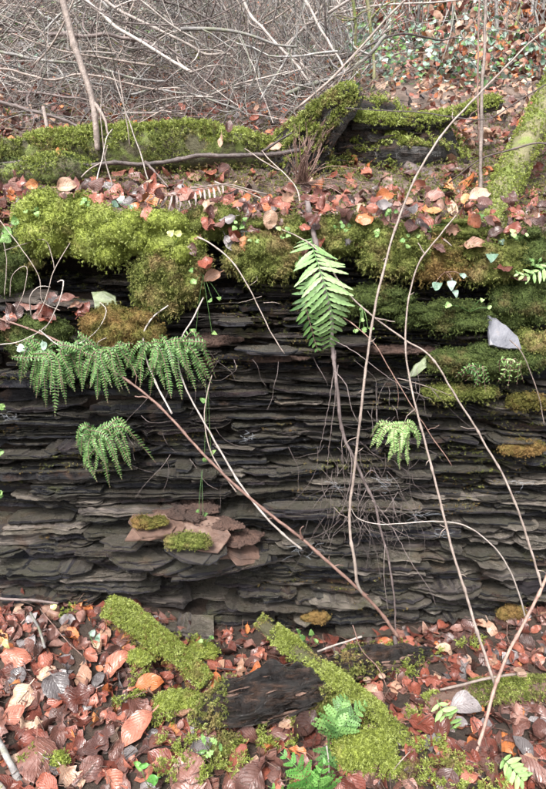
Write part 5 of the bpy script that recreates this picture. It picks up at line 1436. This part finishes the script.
# the sticks of the pile that can be picked out one by one
STICKS = [
 ([(60, -30, .95), (100, 15, .9), (150, 48, .85), (192, 72, .82)], .013, 'pale', "lower of two long pale poles sloping down right in the brush"),
 ([(80, -20, 1.1), (115, 8, 1.0), (160, 32, .95), (200, 50, .93), (232, 56, .93)], .012, 'pale', "upper of two long pale poles sloping down right in the brush"),
 ([(50, 33, 1.0), (90, 36, .95), (130, 38, .92), (165, 52, .9)], .015, 'darkstick', "dark mossy bough lying across the upper left brush"),
 ([(-5, 50, .9), (40, 58, .85), (90, 66, .85), (140, 78, .8), (165, 82, .8)], .010, 'greystick', "grey branch running across the left brush below the dark bough"),
 ([(-5, 66, .75), (40, 78, .7), (80, 76, .7), (120, 82, .7), (160, 88, .72)], .008, 'cane', "brown-grey branch with a curve behind the sapling"),
 ([(230, -20, 1.0), (262, 30, .95), (300, 70, .92), (320, 95, .9)], .011, 'pale', "pale crooked branch sloping right in the middle brush"),
 ([(300, -10, 1.0), (318, 20, .97), (335, 55, .94), (345, 75, .92)], .010, 'pale', "pale bough dropping to the crooked fork"),
 ([(285, 92, .9), (312, 84, .9), (345, 72, .9), (370, 55, .9), (386, 36, .9)], .017, 'greystick', "thick grey bent bough ending in a broken tip right of centre"),
 ([(180, 122, .7), (192, 100, .75), (207, 80, .8), (230, 50, .9), (250, 25, 1.0)], .006, 'darkstick', "thin dark branch rising to the right from the long log"),
 ([(245, -10, 1.2), (250, 30, 1.1), (258, 70, 1.0), (266, 110, .9)], .008, 'greystick', "steep grey branch in the middle brush"),
 ([(-5, 100, .6), (30, 110, .58), (60, 118, .56), (80, 130, .55)], .012, 'darkstick', "black rotting stick at the left edge above the log"),
 ([(20, 90, .7), (60, 96, .68), (95, 104, .66)], .008, 'darkstick', "short black stick behind the sapling foot"),
 ([(130, 95, .7), (165, 90, .75), (200, 98, .75), (240, 110, .7)], .007, 'greystick', "low grey branch across the centre of the brush"),
 ([(352, -20, 1.2), (354, 20, 1.2), (356, 60, 1.2), (352, 85, 1.1)], .012, 'mossbark', "slim upright mossy trunk right of the brush pile"),
 ([(366, -20, 1.5), (370, 20, 1.5), (374, 60, 1.5), (372, 100, 1.4)], .016, 'mossbark', "second upright mossy trunk with yellow-green bark"),
 ([(118, 60, .9), (128, 25, 1.0), (140, -15, 1.1)], .006, 'cane', "slender upright shoot left of the pale poles"),
 ([(150, 60, 1.2), (175, 40, 1.3), (215, 15, 1.5), (260, -15, 1.7)], .007, 'greystick', "thin branch crossing the pale poles towards the upper right"),
 ([(260, 100, .8), (285, 60, .9), (300, 20, 1.1), (310, -15, 1.2)], .007, 'greystick', "grey shoot slanting up in the right of the brush"),
 ([(270, 40, 1.1), (300, 62, 1.0), (326, 92, .95)], .009, 'pale', "short pale branch falling towards the snag"),
 ([(30, 5, 1.5), (60, 28, 1.3), (80, 52, 1.2)], .007, 'greystick', "grey branch sloping behind the sapling top"),
]
for p, r_, m, lb in STICKS:
    tw = []
    for k in range(5):
        a = p[R.randrange(1, len(p))]; an = R.uniform(0, 6.28); L = R.uniform(20, 50)
        tw.append([a, (a[0] + math.cos(an) * L * .5, a[1] + math.sin(an) * L * .35, a[2] + R.uniform(-.05, .1)), (a[0] + math.cos(an + .3) * L, a[1] + math.sin(an + .3) * L * .8, a[2] + R.uniform(-.05, .2))])
    cane("brush_branch", p, lb, m, r_ * .68, r_ * .52, tw, cat="branch", swell=.17, wob=.008, group="branches of the brush pile")
for k in range(70):
    px = R.uniform(-10, 345); Y = R.uniform(.65, 2.2)
    p = on_bank(px, 0) if False else None
    x = W(px, 60, Y)[0]; z = float(bank_z(x, Y)) + R.uniform(.02, .35)
    th = R.gauss(0, .5) + (0 if R.random() < .5 else math.pi)
    d = (math.cos(th), R.uniform(-.5, .5), R.uniform(-.1, .75))
    S = smooth_path(bent((x, Y, z), d, R.uniform(.35, .9), 6, .22), .03)
    r_ = R.uniform(.0022, .0062); m = R.choice(['greystick', 'pale', 'greystick', 'cane', 'darkstick', 'darkstick'])
    mb = MB(); tube(mb, S, np.linspace(r_, r_ * .5, len(S)), 6, 0, R.random(), .15, 60)
    for q in range(4):
        i = R.randrange(2, len(S) - 1)
        tube(mb, bent(S[i], RN.normal(0, 1, 3) + unit(S[-1] - S[0]), R.uniform(.1, .3), 4, .3), np.linspace(r_ * .5, r_ * .2, 5), 4, 0, R.random(), cap=False)
    o = mb.build("brush_branch", M[m], origin=tuple(S[0]))
    w = {'greystick': 'grey', 'pale': 'bleached', 'cane': 'brownish', 'darkstick': 'dark'}[m]
    where = "left of the sapling" if px < 60 else ("behind the sapling" if px < 115 else ("under the pale poles" if px < 190 else ("in the middle brush" if px < 265 else "above the broken snag")))
    dv = S[-1] - S[0]; sl = abs(dv[2]) / (abs(dv[0]) + .01)
    lean = "steep" if sl > 1.1 else ("slanting" if sl > .35 else "level")
    form = ("long " if np.linalg.norm(dv) > .55 else "short ") + ("stout" if r_ > .0045 else "thin")
    hgt = "high" if S[:, 2].mean() - float(bank_z(x, Y)) > .3 else "low"
    tag(o, f"{form} {lean} {w} branch tangled {hgt} {where}", "branch", "branches of the brush pile")

mb = MB()
for k in range(5200):
    right = k > 4700
    px = R.uniform(-40, 360) if not right else R.uniform(340, 580)
    Y = R.uniform(.95, 3.4) if not right else R.uniform(1.6, 5.5)
    x = W(px, 60, Y)[0]; z = float(bank_z(x, Y)) + (R.uniform(-.02, .55 if px > 150 else .22) if not right else R.uniform(0, .4)) * (1 + .2 * Y)
    if px < 150 and R.random() < .45: continue
    if px < 170: th = R.gauss(-.4, .6); d = np.array((math.cos(th), R.uniform(-.5, .5), -math.sin(th) * .6))
    else: th = R.gauss(1.9, .6); d = np.array((math.cos(th), R.uniform(-.6, .6), math.sin(th)))
    S = bent((x, Y, z), d, R.uniform(.15, .6), 5, .35)
    r_ = R.uniform(.0009, .0028) * (1 + .12 * Y)
    tube(mb, S, np.linspace(r_, r_ * .4, 6), 3, R.choices([0, 1, 2, 3], (6, 2, 4, 2))[0], R.random(), cap=False)
for k in range(800):
    px = R.uniform(-20, 350); Y = R.uniform(.62, 1.1); x = W(px, 60, Y)[0]; z = float(bank_z(x, Y)) + R.uniform(.0, .16)
    th = R.uniform(0, 6.28); S = bent((x, Y, z), (math.cos(th), R.uniform(-.4, .4), math.sin(th) * .7), R.uniform(.08, .4), 5, .45); r_ = R.uniform(.0008, .0024)
    tube(mb, S, np.linspace(r_, r_ * .4, 6), 3, R.choices([0, 1, 2, 3], (5, 1, 5, 2))[0], R.random(), cap=False)
tag(mb.build("brushwood", [M['greystick'], M['pale'], M['darkstick'], M['cane']]), "dense tangle of fine dead twigs behind the logs", "brushwood", kind='stuff')

# leaf litter and green ground cover up the slope
mb = MB()
for k in range(7500):
    px = R.uniform(-60, 600); Y = .6 + 7 * R.random() ** 1.6
    x = W(px, 60, Y)[0]; z = float(np.interp(Y, BY, BZ)) 
    amp = R.uniform(0, .05 + .02 * Y); 
    V, Q, UV = R.choice(LS['beech_low'])
    Mx = np.array(leaf_matrix(Vector((x, Y, z + amp)), Vector((0, -.5, .8)).normalized(), R.uniform(.026, .048) * (.8 + .10 * Y), .6))
    mb.add(V @ Mx[:3, :3].T + Mx[:3, 3], Q, COLS.index(pick_col(R, (18, 18, 48, 5, 10, 4) if px > 340 else (30, 20, 16, 8, 8, 18))), R.random(), UV)  # mostly tan on the right: bright haze painted through paler leaves
tag(mb.build("leaf_litter", [M[c] for c in COLS]), "dead leaves lying up the wooded slope behind", "leaf litter", kind='stuff')
mb = MB()
for k in range(7500):
    px = R.uniform(345, 640) if k < 6000 else R.uniform(-60, 340); Y = 1.5 + 6.5 * R.random() ** 1.2
    x = W(px, 60, Y)[0]; z = float(np.interp(Y, BY, BZ)) + R.uniform(.0, .22) * (.5 + .25 * Y)
    if fbm([(x * 1.5, Y * 1.5, 4)], 2)[0] < -.10: continue
    V, Q, UV = R.choice(LS['heart_low'])
    Mx = np.array(leaf_matrix(Vector((x, Y, z)), Vector((0, -.6, .8)).normalized(), R.uniform(.022, .042) * (.8 + .1 * Y), .6))
    mb.add(V @ Mx[:3, :3].T + Mx[:3, 3], Q, R.choices([0, 1, 2], (6, 2, 1))[0], R.random(), UV)
tag(mb.build("ivy_ground_cover", [M['ivy'], M['green_leaf'], M['fern']]), "low green ivy and bramble leaves on the slope at the upper right", "ground cover", kind='stuff')
# moss on the slope at the upper left
mb = MB()
P = []; 
for k in range(26000):
    px = R.uniform(-40, 360); Y = R.uniform(.7, 4.4); x = W(px, 60, Y)[0]
    if fbm([(x * 2, Y * 2, 9)], 2)[0] < (.12 if Y < 2.2 else -.15): continue
    P.append((x, Y, float(np.interp(Y, BY, BZ)) + R.uniform(0, .06)))
P = np.array(P); fuzz(mb, P, np.tile((0, -.4, .9), (len(P), 1)), .035, .007, .8, 0, 0)
tag(mb.build("moss_patches", M['moss_olive']), "green moss patches among the brush on the slope", "moss", kind='stuff')

# young beeches still holding dead leaves, far right of the slope
def beech(px, py, Y, h, lean, nl, label, spread=.45):
    """px, py: the middle of its leafy part"""
    c0 = W(px, py, Y); x = c0[0]; z = float(np.interp(Y, BY, BZ)) - .1
    root = empty("beech_sapling", (x, Y, z), label, "tree", "young beeches on the slope")
    tr = bent((x, Y, z), (lean, -.1, 1), h, 8, .12); mb = MB(); tube(mb, tr, np.linspace(.014, .004, 9), 6); mb.build("trunk", M['greystick'], root)
    bm_ = MB(); lm = MB()
    for k in range(22):
        i = R.randrange(1, 8); L = R.uniform(.3, 1) * spread
        e = c0 + RN.normal(0, 1, 3) * np.array((spread * .5, .2, spread * .22))
        b = smooth_path(np.array([tr[i], (tr[i] + e) / 2 + RN.normal(0, .03, 3), e]), np.linalg.norm(tr[i] - e) / 5 + .01)
        tube(bm_, b, np.linspace(.0045, .0015, len(b)), 4, cap=False)
        for q in range(nl // 22):
            p = b[R.randrange(len(b) // 3, len(b))] + RN.normal(0, .05, 3)
            V, Q, UV = R.choice(LS['beech_low']); Mx = np.array(leaf_matrix(Vector(p), Vector((R.uniform(-.5, .5), -1, R.uniform(-.3, .8))).normalized(), R.uniform(.035, .06) * (.8 + .08 * Y), .6))
            lm.add(V @ Mx[:3, :3].T + Mx[:3, 3], Q, R.choices([0, 1, 2, 3], (5, 6, 2, 1))[0], R.random(), UV)  # large tan share lightens the crowns, standing in for haze
    bm_.build("limbs", M['greystick'], root)
    tag(lm.build("crown", [M['rust'], M['tan'], M['orange'], M['plum']], root), kind='stuff')
beech(432, 22, 3.2, 1.0, .1, 800, "young beech with rust-red leaves left of the upright stem", .5)
beech(450, 88, 1.9, .5, -.1, 420, "low beech shoot with drooping rust leaves just left of the upright stem", .28)
beech(515, 92, 2.0, .5, .15, 420, "low beech shoot with rusty leaves right of the upright stem", .32)
beech(535, 18, 3.2, 1.0, 0, 800, "young beech in the top right corner", .6)
beech(392, 22, 3.6, 1.2, .05, 900, "rust-leaved beech at the top behind the slim mossy trunks", .5)
beech(480, 20, 4.6, 1.4, -.05, 900, "farthest rust-leaved beech at the top right", .8)
beech(415, 70, 2.6, .6, -.05, 160, "sparse beech shoot over the ivy above the mossy branch", .4)
# slender bare shoots on the slope
for k, (px, Y, r_, l) in enumerate(((385, 2.2, .006, .05), (500, 2.4, .010, -.12), (508, 2.8, .010, .15), (527, 2.6, .009, .06), (418, 2.8, .006, .1), (455, 3.4, .007, -.1), (372, 3.0, .01, .02), (545, 2.0, .008, -.2))):
    x = W(px, 60, Y)[0]; z = float(np.interp(Y, BY, BZ)) - .05
    mb = MB(); tube(mb, smooth_path(bent((x, Y, z), (l, 0, 1), 1.5, 6, .12), .06), r_, 6, 0, R.random())
    tag(mb.build("bare_shoot", M['greystick' if k % 2 else 'mossbark'], origin=(x, Y, z)), ["slim greenish bare shoot right of the mossy trunks", "grey bare shoot just right of the upright brown stem", "mossy bare shoot leaning right beyond the upright stem", "grey bare shoot above the leaning trunk", "greenish bare shoot over the left of the ivy", "grey bare shoot left of the upright stem, far back", "faint mossy shoot behind the slim trunks", "grey shoot leaning left at the right edge"][k], "shoot")
